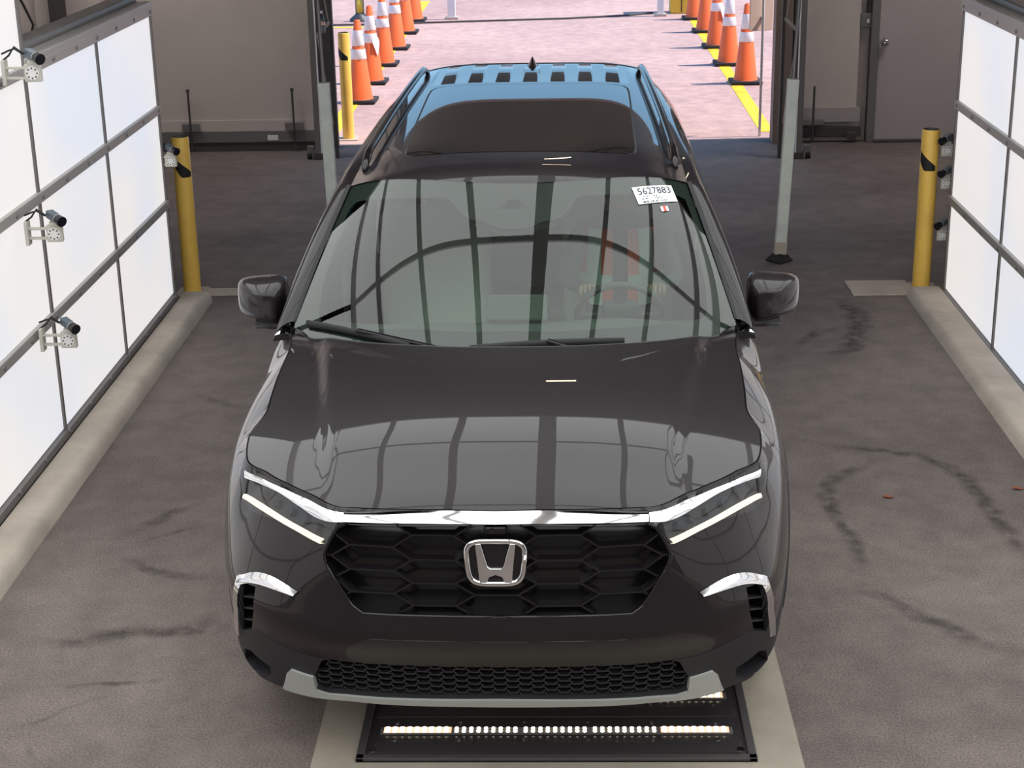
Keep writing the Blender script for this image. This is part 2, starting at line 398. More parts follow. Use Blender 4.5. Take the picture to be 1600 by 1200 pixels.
# ---- left sliding doors of the back wall (cream sheet in a steel frame)
def sheet_door(x0, x1, label, rods, sill=True, lab=False):
    r = tag(empty('sliding_door', ((x0+x1)/2, WALL_Y-.12, 0)), label, 'door'); c = (x0+x1)/2; wd = x1-x0
    MB().box((0, 0, 2.1), (wd, .05, 3.75), ch=.004).build('sheet', 'wall_cream', r)
    MB().box((0, -.03, .245), (wd, .012, .10)).build('kick_strip', 'wall_cream', r)
    MB().box((0, -.03, .14), (wd, .05, .11), ch=.006).build('bottom_rail', 'steel', r)
    MB().box((0, -.025, .045), (wd, .03, .085)).build('rubber_seal', 'steel_dark', r)
    for x in rods:
        k = MB().cyl((x-c, -.09, .02), (x-c, -.09, .58), .010).cyl((x-c, -.09, .575), (x-c, -.09, .60), .016).build('latch_rod', 'steel_dark', r)
        MB().box((x-c, -.07, .235), (.17, .04, .075), ch=.004).build('latch_bracket', 'steel', k)
    if lab: MB().box((-2.62-c, -.058, .13), (.10, .004, .05)).build('data_plate', 'paper', r)
    return r
sheet_door(gx(-4.9), gx(-2.28), 'cream sheet sliding door with two upright latch rods beside bollard', (gx(-3.48), gx(-2.47)), lab=True)
# a dark column and cable loops behind the light wall
cl = tag(empty('wall_column', (gx(-4.62), gy(11.05), 0)), 'dark steel column with looped cables behind the tall light wall', 'column')
MB().box((0, 0, 2.4), (.13, .12, 4.8), ch=.008).build('column', 'steel_dark', cl)
MB().tube([(-.5, -.1, 1.75), (-.32, -.12, 1.55), (-.2, -.12, 1.25), (-.28, -.12, 1.02), (-.5, -.12, .9)], .012).build('cable', 'rubber', cl, True)
MB().tube([(-.5, -.08, .8), (-.2, -.12, .84), (.05, -.1, .92), (.06, -.08, 1.3)], .014).build('cable', 'rubber', cl, True)
# ---- right: wall sheet, service door, conduit
sd = struct(empty('door_1', (gx(3.62), WALL_Y-.05, 0)), 'plain grey metal service door with round knob')
MB().box((0, 0, 1.05), (.92, .05, 2.08), ch=.003).build('door_leaf', 'door_grey', sd)
kb = MB().lathe([(.0, .075), (.028, .07), (.036, .05), (.028, .03), (.013, .022), (.013, .008), (.038, .006), (.038, 0)], n=24).build('knob', 'chrome', sd, True); kb.rotation_euler = (PI/2, 0, 0); kb.location = (-.405, -.025, .93)
for x in (-.50, .50): MB().box((x, -.01, 1.07), (.075, .10, 2.14), ch=.004).build('door_frame', 'steel', sd)
MB().box((0, -.01, 2.15), (1.07, .10, .07), ch=.004).build('door_frame', 'steel', sd)
MB().box((0, -.04, .012), (.95, .12, .02)).build('threshold', 'steel_dark', sd)
jb = tag(empty('junction_box', (gx(3.025), WALL_Y-.02, 1.13)), 'small grey junction box with conduit on wall beside service door', 'electrical box')
MB().box((0, -.03, 0), (.11, .06, .13), ch=.006).build('box', 'steel', jb)
MB().box((0.012, -.062, -.005), (.022, .006, .035), ch=.002).build('toggle', 'paper', jb)
MB().tube([(.005, -.03, .06), (.005, -.03, 2.6)], .011).build('conduit', 'steel', jb, True)
MB().bar((.06, -.02, -1.15), (.06, -.02, 3.2), .045, .04).build('channel', 'steel_dark', jb)
rd = tag(empty('sliding_door', (gx(2.72)-.01, WALL_Y-.05, 0)), 'narrow cream sheet panel with single latch rod between jamb and service door', 'door')
MB().box((-.01, 0, 2.1), (.52, .04, 3.7), ch=.004).build('sheet', 'wall_cream', rd)
MB().box((0, -.028, .26), (.58, .014, .14), ch=.003).build('kick_panel', 'wall_grey', rd)
MB().box((0, -.02, .10), (.60, .05, .09), ch=.004).build('bottom_rail', 'steel_dark', rd)
k = MB().cyl((-.16, -.10, .02), (-.16, -.10, .54), .010).build('latch_rod', 'steel_dark', rd)
MB().box((-.16, -.08, .20), (.20, .05, .05), ch=.004).build('latch_bracket', 'steel', k)
MB().box((.21, -.07, .07), (.09, .05, .06), ch=.004).build('floor_stop', 'steel_dark', rd)
# ---- truss posts beside the opening
def truss_post(name, x, y, sgn, label):
    r = tag(empty(name, (x, y, 0)), label, 'post', 'truss posts beside the opening')
    MB().box((0, 0, 1.7), (.055, .05, 3.4), ch=.003).build('main_upright', 'steel', r)
    MB().box((sgn*.030, -.015, 1.7), (.006, .055, 3.4)).build('edge_strip', 'white_paint', r)
    MB().box((sgn*.17, .03, 1.7), (.03, .04, 3.4)).build('rear_upright', 'steel_dark', r)
    z = .30; k = 0
    while z < 3.1:
        a = (sgn*.03, 0, z); b = (sgn*.165, .02, z+.085) if k % 2 == 0 else (sgn*.165, .02, z+.0)
        MB().bar((sgn*.03, 0, z+.82), (sgn*.165, .02, z+.95), .02, .03).build('strut', 'alu', r)
        MB().cyl((sgn*.045, .0, z+.82), (sgn*.15, .01, z+.02), .006, n=8).build('brace', 'alu', r)
        z += .95; k += 1
    f = MB().box((0, 0, .03), (.09, .09, .06), ch=.004).build('foot', 'steel_dark', r)
    cs = MB().cyl((-sgn*.085-.02, 0, .035), (-sgn*.085+.02, 0, .035), .035).build('caster_wheel', 'rubber', r, ang=40)
    MB().box((-sgn*.075, 0, .09), (.06, .05, .07), ch=.006).build('caster_fork', 'steel', r)
    return r
truss_post('truss_post', gx(-2.185), gy(10.80), 1, 'grey truss post with diagonal struts holding a water bottle')
truss_post('truss_post', gx(2.315), gy(10.55), -1, 'grey truss post with diagonal struts beside the brown-lit jamb')
bt = tag(empty('water_bottle', (gx(-2.185)+.098, gy(10.80)-.05, 1.155)), 'clear plastic water bottle wedged in the truss post', 'bottle')
MB().lathe([(0, 0), (.028, .002), (.032, .012), (.032, .06), (.029, .066), (.032, .072), (.032, .12), (.022, .155), (.012, .172), (.012, .185), (0, .185)], n=20).build('bottle_body', 'bottle_clear', bt, True)
MB().cyl((0, 0, .178), (0, 0, .197), .0145, n=16).build('cap', 'bottle_cap', bt)
MB().cyl((0, 0, .073), (0, 0, .105), .0325, n=20, caps=False).build('bottle_label', 'sign_peach', bt, True)

# ================================================================== LIGHT WALLS AND OVERHEAD CANOPY
RH, CW = .5986, 1.2329
def light_wall(name, x, y0, z0, sgn, rows, label):
    """sgn: +1 faces +x. rows[i] = rows of diffusers in column i"""
    r = tag(empty(name, (x, y0, 0)), label, 'light wall'); F = .0
    pm = MB().box((0, 0, 0), (.008, CW-.016, RH-.03), ch=.002); shared = None
    for i, n in enumerate(rows):
        for k in range(n):
            if shared is None: o = pm.build('diffuser_panel', 'panel', r); shared = o.data
            else: o = bpy.data.objects.new('diffuser_panel', shared); COL.objects.link(o); o.parent = r
            o.location = (0, -(i+.5)*CW, z0+(k+.5)*RH)
    L = len(rows)*CW
    for k in range(max(rows)+1):
        cols = [i for i, n in enumerate(rows) if n >= k]; a, b = -cols[0]*CW, -(cols[-1]+1)*CW
        h = .05 if k else .04
        rl = MB().box((sgn*.012, (a+b)/2, z0+k*RH+(0 if k else -.012)), (.03, a-b, h), ch=.003).build('rail', 'alu' if k else 'alu_dark', r)
        for q in range(int((a-b)/.4)):
            y = a-.06-q*.4
            MB().cyl((sgn*.026, y, z0+k*RH), (sgn*.033, y, z0+k*RH), .011, n=10).build('bolt', 'steel', rl)
    for i in range(len(rows)+1):
        n = max(rows[max(i-1, 0)], rows[min(i, len(rows)-1)])
        MB().box((sgn*.006, -i*CW, z0+n*RH/2), (.02, .024, n*RH), ch=.002).build('mullion', 'alu_dark', r)
    # box behind the diffusers and its top cap, one per height step
    segs = []; i = 0
    while i < len(rows):
        j = i
        while j+1 < len(rows) and rows[j+1] == rows[i]: j += 1
        segs.append((i, j, rows[i])); i = j+1
    for a, b, n in segs:
        ya, yb = -a*CW, -(b+1)*CW; zt = z0+n*RH
        MB().box((-sgn*.10, (ya+yb)/2, z0/2+zt/2-.01), (.18, ya-yb, zt-z0+.02)).build('light_box', 'alu_dark', r)
        MB().box((-sgn*.09, (ya+yb)/2, zt+.035), (.23, ya-yb+.02, .045), ch=.006).build('top_cap', 'alu', r)
        MB().box((-sgn*.12, (ya+yb)/2, zt+.075), (.13, ya-yb-.05, .05), ch=.02).build('cable_trunk', 'alu_dark', r)
    MB().box((-sgn*.10, -L/2, z0/2), (.14, L-.04, z0)).build('plinth', 'steel_dark', r)
    return r
XL, XR, YL0, YR0, ZL, ZR = -2.389, 2.583, 5.5446, 5.6654, .101, .0455
light_wall('light_wall', XL, YL0, ZL, 1, [3, 3, 4, 4, 4, 4], 'backlit white panel wall beside the passenger flank, with stepped taller section')
light_wall('light_wall', XR, YR0, ZR, -1, [3, 3, 4, 4, 4, 4], 'backlit white panel wall beside the driver flank, near the service door')
# canopy with slanted haunches down to the tall part of the walls
CZ, CYE, CPIT, CROWS = 3.30, 3.68, 1.23, 9
cn = tag(empty('light_canopy', (0, 0, CZ)), 'overhead canopy of white light panels hung over the car', 'light canopy')
XS = [-2.05, -1.68, -1.09, -.50, .09, .72, 1.35, 1.98, 2.2]; CW0 = (XS[0]+XS[-1])/2; CLEN = CROWS*CPIT
shared = {}
def cpanel(key, size, loc, rot=0):
    if key not in shared: o = MB().box((0, 0, 0), size, ch=.002).build('canopy_panel', 'canopy_panel', cn); shared[key] = o.data
    else: o = bpy.data.objects.new('canopy_panel', shared[key]); COL.objects.link(o); o.parent = cn
    o.location = loc; o.rotation_euler = (0, rot, 0)
HZ = .095+4*RH+.06-CZ
for j in range(CROWS):
    yy = CYE-(j+.5)*CPIT
    for i in range(len(XS)-1): wd = round(XS[i+1]-XS[i]-.06, 3); cpanel(wd, (wd, CPIT-.06, .012), ((XS[i]+XS[i+1])/2, yy, 0))
    for sg, x0, x1 in ((-1, XS[0]-.03, XL-.05), (1, XS[-1]+.03, XR+.05)):
        L_ = math.hypot(x1-x0, HZ); cpanel(sg*10, (L_-.05, CPIT-.06, .012), ((x0+x1)/2, yy, HZ/2), math.atan2(-HZ, x1-x0) if sg > 0 else math.atan2(HZ, x0-x1))
for i, x in enumerate(XS): MB().box((x, CYE-CLEN/2, .0), (.13 if i == 4 else .06, CLEN, .05)).build('canopy_beam', 'beam_pale', cn)
for j in range(CROWS+1): MB().box((CW0, CYE-j*CPIT, .002), (XS[-1]-XS[0]+.08, .045, .046)).build('canopy_beam', 'beam_pale', cn)
MB().box((CW0, CYE-CLEN/2, .06), (XS[-1]-XS[0]+.1, CLEN+.04, .06)).build('canopy_backing', 'alu_dark', cn)
for x in (-1.8, .1, 2.0):
    for y in (CYE-.3, CYE-CLEN+.3): MB().cyl((x, y, .05), (x, y, CEIL_H-CZ), .012, n=8).build('hanger_rod', 'steel_dark', cn)
# ceiling lamps mirrored in the bonnet and the roof
def lamp(x, y, z, w, n, label):
    r = tag(empty('led_bar_lamp', (x, y, z)), label, 'lamp', 'warm bar lamps under the ceiling')
    MB().box((0, 0, .05), (w+.06, .10, .07), ch=.008).build('housing', 'steel_dark', r)
    for k in range(n): MB().box((0, (k-(n-1)/2)*.05, .008), (w, .018, .014)).build('light_bar', 'lamp_bar', r)
    for s in (-1, 1): MB().cyl((s*w/3, 0, .08), (s*w/3, 0, CEIL_H-z), .008, n=8).build('hanger_rod', 'steel_dark', r)
lamp(.22, 8.0, 4.25, .34, 2, 'warm double bar lamp hanging nearest the canopy edge')
lamp(.22, 10.3, 4.25, .34, 2, 'warm double bar lamp hanging nearest the opening header')
for x, lb in ((-4.2, 'long fill tube lamp added over the sliding door side'), (4.5, 'long fill tube lamp added over the service door side')):
    r = tag(empty('fill_tube_lamp', (x, 9.3, 4.3)), lb, 'lamp')                    # added lamps to brighten the back wall; a skirt screens them from the car
    MB().box((0, 0, .05), (2.5, .26, .05), ch=.008).box((0, -.125, -.09), (2.5, .012, .26)).build('housing', 'steel_dark', r)
    for q in (-.04, .05): MB().cyl((-1.2, q, .0), (1.2, q, .0), .02, n=12).build('tube', 'fill_tube_light', r, True)
    for q in (-1, 1): MB().cyl((q, 0, .075), (q, 0, CEIL_H-4.3), .008, n=8).build('hanger_rod', 'steel_dark', r)

# ================================================================== KERBS, BOLLARDS, POSTS
def kerb(x_in, x_out, y0, y1, h, label):
    s = 1 if x_out > x_in else -1; MBk = MB(); n = 40; prof = [(0, 0), (s*.012, h-.035), (s*.03, h-.008), (s*.055, h), (x_out-x_in, h), (x_out-x_in, 0)]
    vs = []; rr = random.Random(3)
    for i in range(n+1):
        y = y0+(y1-y0)*i/n; dx = rr.uniform(-.006, .006)
        vs += [(x_in+px+(dx if 0 < j < 4 else 0), y, pz) for j, (px, pz) in enumerate(prof)]
    m = len(prof); fs = []
    for i in range(n):
        for j in range(m): fs.append((i*m+j, (i+1)*m+j, (i+1)*m+(j+1) % m, i*m+(j+1) % m))
    fs += [tuple(range(m)), tuple(range(n*m, n*m+m))]
    o = MBk.add(vs, fs).build('kerb', 'concrete', None, ang=50); bm = bmesh.new(); bm.from_mesh(o.data); bmesh.ops.recalc_face_normals(bm, faces=bm.faces); bm.to_mesh(o.data); bm.free()
    return tag(o, label, 'kerb')
kerb(gx(-2.235), XL+.032, -3, gy(5.98), ZL-.03, 'low concrete kerb under the stepped light wall')
kerb(gx(2.395), XR-.032, -3, gy(5.98), ZR+.012, 'low concrete kerb under the light wall near the service door')
stain = mat('stain', (.09, .078, .07), .9)
def blob(p, rx, ry, z, material, seed, name='stain_patch', n=14, parent=None):
    rr = random.Random(seed); vs = [(p[0], p[1], z)]
    for i in range(n):
        a = 2*PI*i/n; k = rr.uniform(.7, 1.2); vs.append((p[0]+rx*k*math.cos(a), p[1]+ry*k*math.sin(a), z))
    return MB().add(vs, [(0, 1+i, 1+(i+1) % n) for i in range(n)]).build(name, material, parent)
def bollard(x, y, label, ang, h=1.05, rr=.057, group=None, plate=True):
    r = tag(empty('bollard', (x, y, 0)), label, 'bollard')
    MB().lathe([(rr, 0), (rr, h-.012), (rr-.006, h)], n=32).build('pipe', 'bollard_yellow', r, ang=40)
    MB().lathe([(rr-.006, h), (rr-.010, h-.03), (0, h-.03)], n=32).build('pipe_mouth', 'steel_dark', r, True)
    if plate: MB().box((0, 0, .006), (.20, .20, .012), ch=.003).build('base_pad', 'concrete', r)
    # strip of black tape wrapped on a slant
    vs = []; K = 10; R = rr+.0015
    for i in range(K+1):
        a = ang+(i/K-.5)*2.0; zt = h-.13-.10*(i/K) ; zb = min(zt, h-.26+.0*i)
        if i/K < .35: zb = h-.20-.06*(i/K)/.35
        vs += [(R*math.cos(a), R*math.sin(a), zt), (R*math.cos(a), R*math.sin(a), zb)]
    MB().add(vs, [(2*i, 2*i+1, 2*i+3, 2*i+2) for i in range(K)]).build('black_tape', 'tape_black', r)
    return r
bollard(gx(-2.42), gy(6.22), 'yellow pipe bollard at the end of the stepped light wall', -PI/2+.35)
bollard(gx(2.53), gy(6.14), 'yellow pipe bollard at the kerb end near the service door', -PI/2-.45)
bollard(gx(-2.025), gy(11.80), 'sunlit yellow pipe bollard outside beside the first cone', -PI/2-.3, h=1.035)
tag(MB().box((gx(2.36)-.105, gy(6.14), .005), (.40, .34, .010), ch=.004).build('concrete_pad', 'concrete'), 'rough concrete pad under the bollard near the service door', 'pad')
tag(MB().box((gx(-2.20)+.08, gy(6.20), .005), (.44, .16, .010), ch=.004).build('concrete_pad', 'concrete'), 'rough concrete strip under the bollard at the stepped light wall', 'pad')
def sensor_post(x, y, h, tilt, label):
    r = tag(empty('sensor_post', (x, y, 0)), label, 'post', 'pale posts behind the car')
    p = MB().box((0, 0, h/2+.04), (.078, .06, h-.04), ch=.006).build('post', 'post_white', r)
    for s in (-1, 0, 1): MB().box((s*.022, -.031, h/2+.06), (.010, .004, h-.12)).build('rib', 'post_white', r)
    MB().box((0, 0, .10), (.086, .068, .09), ch=.004).build('sleeve', 'concrete', r)
    MB().lathe([(.095, 0), (.095, .012), (.05, .055), (.042, .06), (0, .06)], n=4).build('base', 'rubber', r)
    MB().lathe([(.02, h), (.012, h+.05), (.010, h+2.0)], n=8).build('stay_wire', 'steel', r, True)
    r.rotation_euler = (0, tilt, 0)
    return r
sensor_post(gx(1.675), gy(6.88), 1.25, .04, 'pale ribbed post on dark foot near the service door side')
sensor_post(gx(-1.505), gy(6.86), 1.27, -.02, 'pale ribbed post on the sliding door side of the car')

# ---- machine vision cameras on gear brackets
def vision_camera(p, sgn, label, yaw=0, cable=True):
    """mounted on the wall edge; sgn = direction it points in x"""
    r = tag(empty('inspection_camera', p, 0), label, 'camera', 'inspection cameras on the light walls'); s = sgn
    arm = MB().box((-s*.075, 0, -.03), (.09, .022, .010), ch=.002).box((-s*.075, 0, -.075), (.09, .022, .010), ch=.002).box((-s*.125, 0, -.05), (.016, .05, .11), ch=.002).build('mount_arm', 'bracket', r)
    MB().box((-s*.0, 0, -.052), (.075, .03, .078), ch=.006).build('gear_plate', 'bracket', r)
    gd = MB().cyl((0, -.0155, -.052), (0, -.019, -.052), .030, n=20)
    gd.build('gear_disc', 'white_paint', r)
    hl = MB()
    for k in range(8): hl.cyl((.022*math.cos(k*PI/4), -.0192, -.052+.022*math.sin(k*PI/4)), (.022*math.cos(k*PI/4), -.0205, -.052+.022*math.sin(k*PI/4)), .004, n=8)
    hl.build('gear_holes', 'steel_dark', r)
    MB().box((s*.005, 0, -.006), (.05, .034, .024), ch=.006).build('tilt_cradle', 'bracket', r)
    b = empty('camera_head', (0, 0, .028), 0); b.parent = r; b.rotation_euler = (0, s*.22, -s*.75)
    MB().box((-s*.005, 0, 0), (.062, .036, .036), ch=.004).build('camera_body', 'cam_body', b)
    MB().cyl((s*.026, 0, 0), (s*.042, 0, 0), .019).cyl((s*.042, 0, 0), (s*.075, 0, 0), .023, .025).build('lens', 'cam_lens', b, ang=40)
    MB().cyl((s*.030, 0, 0), (s*.036, 0, 0), .0205).build('focus_ring', 'alu', b)
    if cable:
        for q in (0, 1): MB().tube([(-s*.035, -.004+q*.008, .03), (-s*.07, -.01, .055+q*.008), (-s*.10, 0, .045-q*.02), (-s*.135, .01, .03-q*.03)], .0045, 8).build('cable', 'rubber', r, True)
    return r
for u, v, lb in ((50, 95, 'inspection camera at the top step of the light wall, cables hidden'), (84, 347, 'inspection camera halfway up the stepped light wall'), (106, 514, 'lowest inspection camera on the stepped light wall')):
    p = at(u, v, x=XL+.19); vision_camera(p, 1, lb)
p = at(266, 238, x=XL+.06); vision_camera(p, 1, 'inspection camera behind the wall end beside the yellow bollard', cable=False)
for u, v, lb in ((1481, 222, 'topmost inspection camera at the light wall end near the service door'), (1480, 273, 'middle inspection camera at the light wall end near the service door'), (1474, 354, 'lowest inspection camera at the light wall end near the service door')):
    p = at(u, v, x=XR-.02); vision_camera(p, -1, lb, cable=False)

# ================================================================== FLOOR DETAILS
pad = struct(slab('concrete_strip', gx(-.752), gx(.925), -.4, 6.2, -.05, .006, 'concrete_pad'), 'poured concrete strip in the lane centre')
def softstain(name, col):
    m = bpy.data.materials.new(name); m.use_nodes = True; n = m.node_tree; b = n.nodes['Principled BSDF']; b.inputs['Base Color'].default_value = (*col, 1); b.inputs['Roughness'].default_value = .9
    at_ = n.nodes.new('ShaderNodeAttribute'); at_.attribute_name = 'fade'
    nz = n.nodes.new('ShaderNodeTexNoise'); nz.inputs['Scale'].default_value = 14; nz.inputs['Detail'].default_value = 6
    tc = n.nodes.new('ShaderNodeTexCoord'); n.links.new(tc.outputs['Object'], nz.inputs['Vector'])
    rp = n.nodes.new('ShaderNodeMapRange'); rp.inputs['From Min'].default_value = .3; rp.inputs['From Max'].default_value = .65
    n.links.new(nz.outputs['Fac'], rp.inputs['Value'])
    mu = n.nodes.new('ShaderNodeMath'); mu.operation = 'MULTIPLY'; n.links.new(at_.outputs['Fac'], mu.inputs[0]); n.links.new(rp.outputs[0], mu.inputs[1])
    n.links.new(mu.outputs[0], b.inputs['Alpha']); MATS[name] = m
softstain('crack_dark', (.055, .047, .043))
def crack(pts, width, seed, dens_=.05):
    P = [gp(u, v) for u, v in pts]; Q = [P[0]]; rr = random.Random(seed)
    for a, b in zip(P, P[1:]):
        k = max(1, int((b-a).length/dens_))
        for i in range(1, k+1): Q.append(a.lerp(b, i/k)+Vector((rr.uniform(-1, 1), rr.uniform(-1, 1), 0))*.012)
    vs, fd = [], []
    for i, q in enumerate(Q):
        t = (Q[min(i+1, len(Q)-1)]-Q[max(i-1, 0)]).normalized(); s = Vector((-t.y, t.x, 0)); e = min(1, i/6, (len(Q)-1-i)/6)
        w_ = width*rr.uniform(.7, 1.25)
        for k, f in ((-1, 0), (-.35, .8), (.2, 1), (1, 0)): vs.append(q+s*w_*k+Vector((0, 0, .0025))); fd.append(f*e*.6)
    fs = [(4*i+k, 4*i+k+1, 4*i+5+k, 4*i+4+k) for i in range(len(Q)-1) for k in range(3)]
    o = MB().add(vs, fs).build('crack_stain', 'crack_dark', floor)
    a = o.data.attributes.new('fade', 'FLOAT', 'POINT'); a.data.foreach_set('value', fd)
for i, (w_, pts) in enumerate([(.05, [(1258, 690), (1300, 698), (1380, 705), (1430, 712), (1480, 730), (1515, 755), (1550, 800), (1580, 840), (1610, 880)]),
        (.05, [(1372, 710), (1350, 730), (1302, 745), (1290, 775), (1318, 825), (1342, 860), (1330, 900)]),
        (.055, [(1318, 903), (1370, 930), (1440, 965), (1500, 990), (1560, 1015), (1610, 1022)]),
        (.05, [(345, 780), (290, 795), (230, 820), (170, 845)]), (.025, [(345, 815), (260, 835), (200, 850)]),
        (.05, [(165, 872), (215, 880), (240, 895), (350, 905)]), (.06, [(40, 1005), (130, 1006), (200, 988), (310, 985), (350, 950)]),
        (.015, [(205, 1040), (250, 1030), (295, 1018)]), (.015, [(-5, 1157), (48, 1150), (60, 1128), (100, 1108), (180, 1088)]),
        (.02, [(55, 1205), (46, 1165), (62, 1135)]), (.05, [(300, 613), (335, 628), (385, 640)]), (.06, [(1235, 545), (1280, 520), (1330, 510)]),
        (.02, [(60, 1072), (180, 1070), (300, 1062)]), (.09, [(1275, 560), (1330, 545), (1345, 500), (1310, 460)])]): crack(pts, w_, i)
for u, v, l in ((1388, 778, 'small dried red leaf lying on the asphalt by the branching crack'), (1590, 765, 'tiny dried leaf on asphalt beside the kerb crack')):
    p = gp(u, v); o = MB().add([(-.03, 0, .006), (-.008, .014, .012), (.022, .006, .004), (.034, 0, .012), (.012, -.013, .006), (-.012, -.01, .010), (0, 0, .002)], [(6, 0, 1), (6, 1, 2), (6, 2, 3), (6, 3, 4), (6, 4, 5), (6, 5, 0)]).build('dried_leaf', 'leaf')
    o.location = p; tag(o, l, 'leaf')
# LED tray let into the strip
TX0, TX1, TY0, TY1 = gx(-.600), gx(.770), gy(.305), 3.4
tr = tag(empty('light_tray', ((TX0+TX1)/2, TY0, .006)), 'black under-vehicle light tray with rows of LEDs in the floor', 'light tray'); W_ = TX1-TX0; H_ = TY1-TY0
MB().box((0, H_/2, .003), (W_, H_, .006)).build('tray_bed', 'tray', tr)
for x in (-W_/2+.014, W_/2-.014): MB().box((x, H_/2, .008), (.028, H_, .016), ch=.003).build('tray_edge', 'steel_dark', tr)
for y in (.014, H_-.014): MB().box((0, y, .008), (W_, .028, .016), ch=.003).build('tray_edge', 'steel_dark', tr)
for sx in (-1, 1): MB().cyl((sx*(W_/2-.05), .06, .006), (sx*(W_/2-.05), .06, .014), .014, n=12).build('corner_bolt', 'chrome', tr)
nb = 0; y = gp(870, 1148).y-TY0
while y < H_-.1:
    cvv = MB().box((0, y-.105, .008), (W_-.09, .07, .006), ch=.002).build('cover_strip', 'tray', tr)
    lb = MB().box((0, y, .009), (W_-.13, .040, .008), ch=.002).build('led_bar', 'alu_dark', tr)
    led = MB(); glow = MB(); L0 = -(W_-.15)/2; gw = (W_-.15)/5
    for g in range(5):
        if g in (0, 4): MB().box((L0+(g+.5)*gw, y, .0135), (gw*.98, .036, .002)).build('led_diffuser', 'led_soft', lb)
        for k in range(9):
            x = L0+g*gw+(k+.6)*gw/9.4
            for d in (-.009, .009): led.cyl((x, y+d, .0125), (x, y+d, .0165), .0062 if g not in (0, 4) else .0085, n=8)
    o = led.build('led_row', 'led', lb); o['kind'] = 'stuff'
    for s in (-1, 1):
        for q in range(6): MB().cyl((-.55+q*.22, y+s*.055, .006), (-.55+q*.22, y+s*.055, .010), .006, n=8).build('screw', 'chrome', tr)
    y += .232; nb += 1

# ================================================================== OUTSIDE
for x0, x1, y0, y1, lb in ((gx(-2.33), gx(-2.17), gy(12.0), 24, 'yellow painted lane line under the cones on the bottle side'), (gx(2.12), gx(2.26), gy(11.9), 21.0, 'yellow painted lane line under the cones on the sign side')):
    tag(slab('painted_line', x0, x1, y0, y1, 0, .004, 'line_yellow'), lb, 'lane line')
tag(slab('painted_line', -8, -2.4, gy(21.0), gy(21.15), 0, .004, 'line_yellow'), 'yellow cross line near the far pole base', 'lane line')
def cone(p, rz, label, torn=False):
    p = Vector(p)+Vector((0, 0, .0045)); r = tag(empty('traffic_cone', p, rz), label, 'traffic cone'); H = .90; zb = .035
    R = lambda z: .135-(.135-.033)*(z-zb)/(H-zb)
    body = MB().lathe([(R(zb)+.012, zb), (R(zb+.03), zb+.03), (R(H-.012), H-.012), (R(H)-.01, H), (R(H)-.012, H-.08)], n=32).build('cone_body', 'cone_orange', r, ang=50)
    MB().box((0, 0, .02), (.36, .36, .04), ch=.012).build('base', 'rubber', r, ang=40)
    for a, b in ((.895-.01, .70), (.645, .53)):
        zt, zl = H*a/1.0, H*b
        zt = H*(.875 if a > .8 else .65); zl = H*(.69 if a > .8 else .53)
        MB().lathe([(R(zl)+.002, zl), (R(zl)+.004, zl+.004), (R(zt)+.004, zt-.004), (R(zt)+.002, zt)], n=32).build('reflective_collar', 'cone_white', r, True)
    if torn:
        z0 = H*.53; a0 = -1.2; vs = []
        for i in range(7):
            a = a0+i*.16; rr_ = R(z0)+.012; dz = [.0, .05, .10, .15, .12, .06, .0][i]
            vs += [(rr_*math.cos(a), rr_*math.sin(a), z0+.06), ((rr_+.018)*math.cos(a), (rr_+.018)*math.sin(a), z0-dz)]
        MB().add(vs, [(2*i, 2*i+1, 2*i+3, 2*i+2) for i in range(6)]).build('torn_collar_flap', 'cone_white', r)
    return r
ords = ['first', 'second', 'third', 'fourth', 'fifth', 'sixth']
for i, (u, v) in enumerate(((564, 160), (582, 130), (600.5, 102), (619, 76.5), (634, 52), (647.5, 33))):
    cone(gp(u, v), -.03, ('orange cone with torn white collar, second from the outdoor yellow bollard' if i == 1 else 'orange striped cone, %s from the outdoor yellow bollard' % ords[i]), i == 1)
for i, (u, v) in enumerate(((1164.5, 130), (1138, 101), (1119, 74), (1102, 50), (1085, 30))):
    cone(gp(u, v), .03, ('orange cone with torn white collar, third from the peach hanging board' if i == 2 else 'orange striped cone, %s from the peach hanging board' % ords[i]), i == 2)
sg = tag(empty('hanging_board', (gx(2.085), WALL_Y+.26, 0)), 'peach board on a thin pale pole at the opening', 'sign')
MB().cyl((0, 0, 0), (0, 0, 2.6), .013, n=12).build('pole', 'white_paint', sg, True)
MB().box((-.01, .06, 1.50), (.25, .014, 1.0), Matrix.Rotation(.38, 3, 'Z'), ch=.004).build('board', 'sign_peach', sg)
for z in (1.12, 1.9): MB().box((0, .03, z), (.03, .05, .03)).build('clamp', 'steel', sg)
def flat_post(u, v, w_, h, m, label, nm='gate_post'):
    r = tag(empty(nm, gp(u, v)), label, 'post'); MB().box((0, 0, h/2), (w_, .09, h), ch=.006).build('post', m, r); MB().box((0, 0, .02), (w_+.08, .16, .04), ch=.006).build('foot', 'concrete', r); return r
flat_post(706, 30, .12, 2.4, 'white_paint', 'white gate post with peach sunlit side beyond the cones')
flat_post(1032, 25, .10, 2.4, 'white_paint', 'white gate post next to the yellow box')
bx = tag(empty('yellow_box', gp(1065, 22) + Vector((0, .25, 0))), 'yellow box standing between far white post and cones', 'box')
MB().box((0, 0, .55), (.34, .4, 1.1), ch=.02).build('body', 'box_yellow', bx); MB().box((0, -.205, .55), (.015, .01, 1.05)).build('seam', 'tape_black', bx)
fp = tag(empty('barrier_pole', gp(563, 33)), 'thin twin pole on grey domed base with yellow knob', 'pole')
MB().lathe([(.17, 0), (.16, .04), (.07, .11), (.05, .13), (0, .13)], n=20).build('base', 'plastic_grey', fp, True)
MB().cyl((0, 0, .12), (0, 0, .32), .05, n=12).build('knob', 'box_yellow', fp, True)
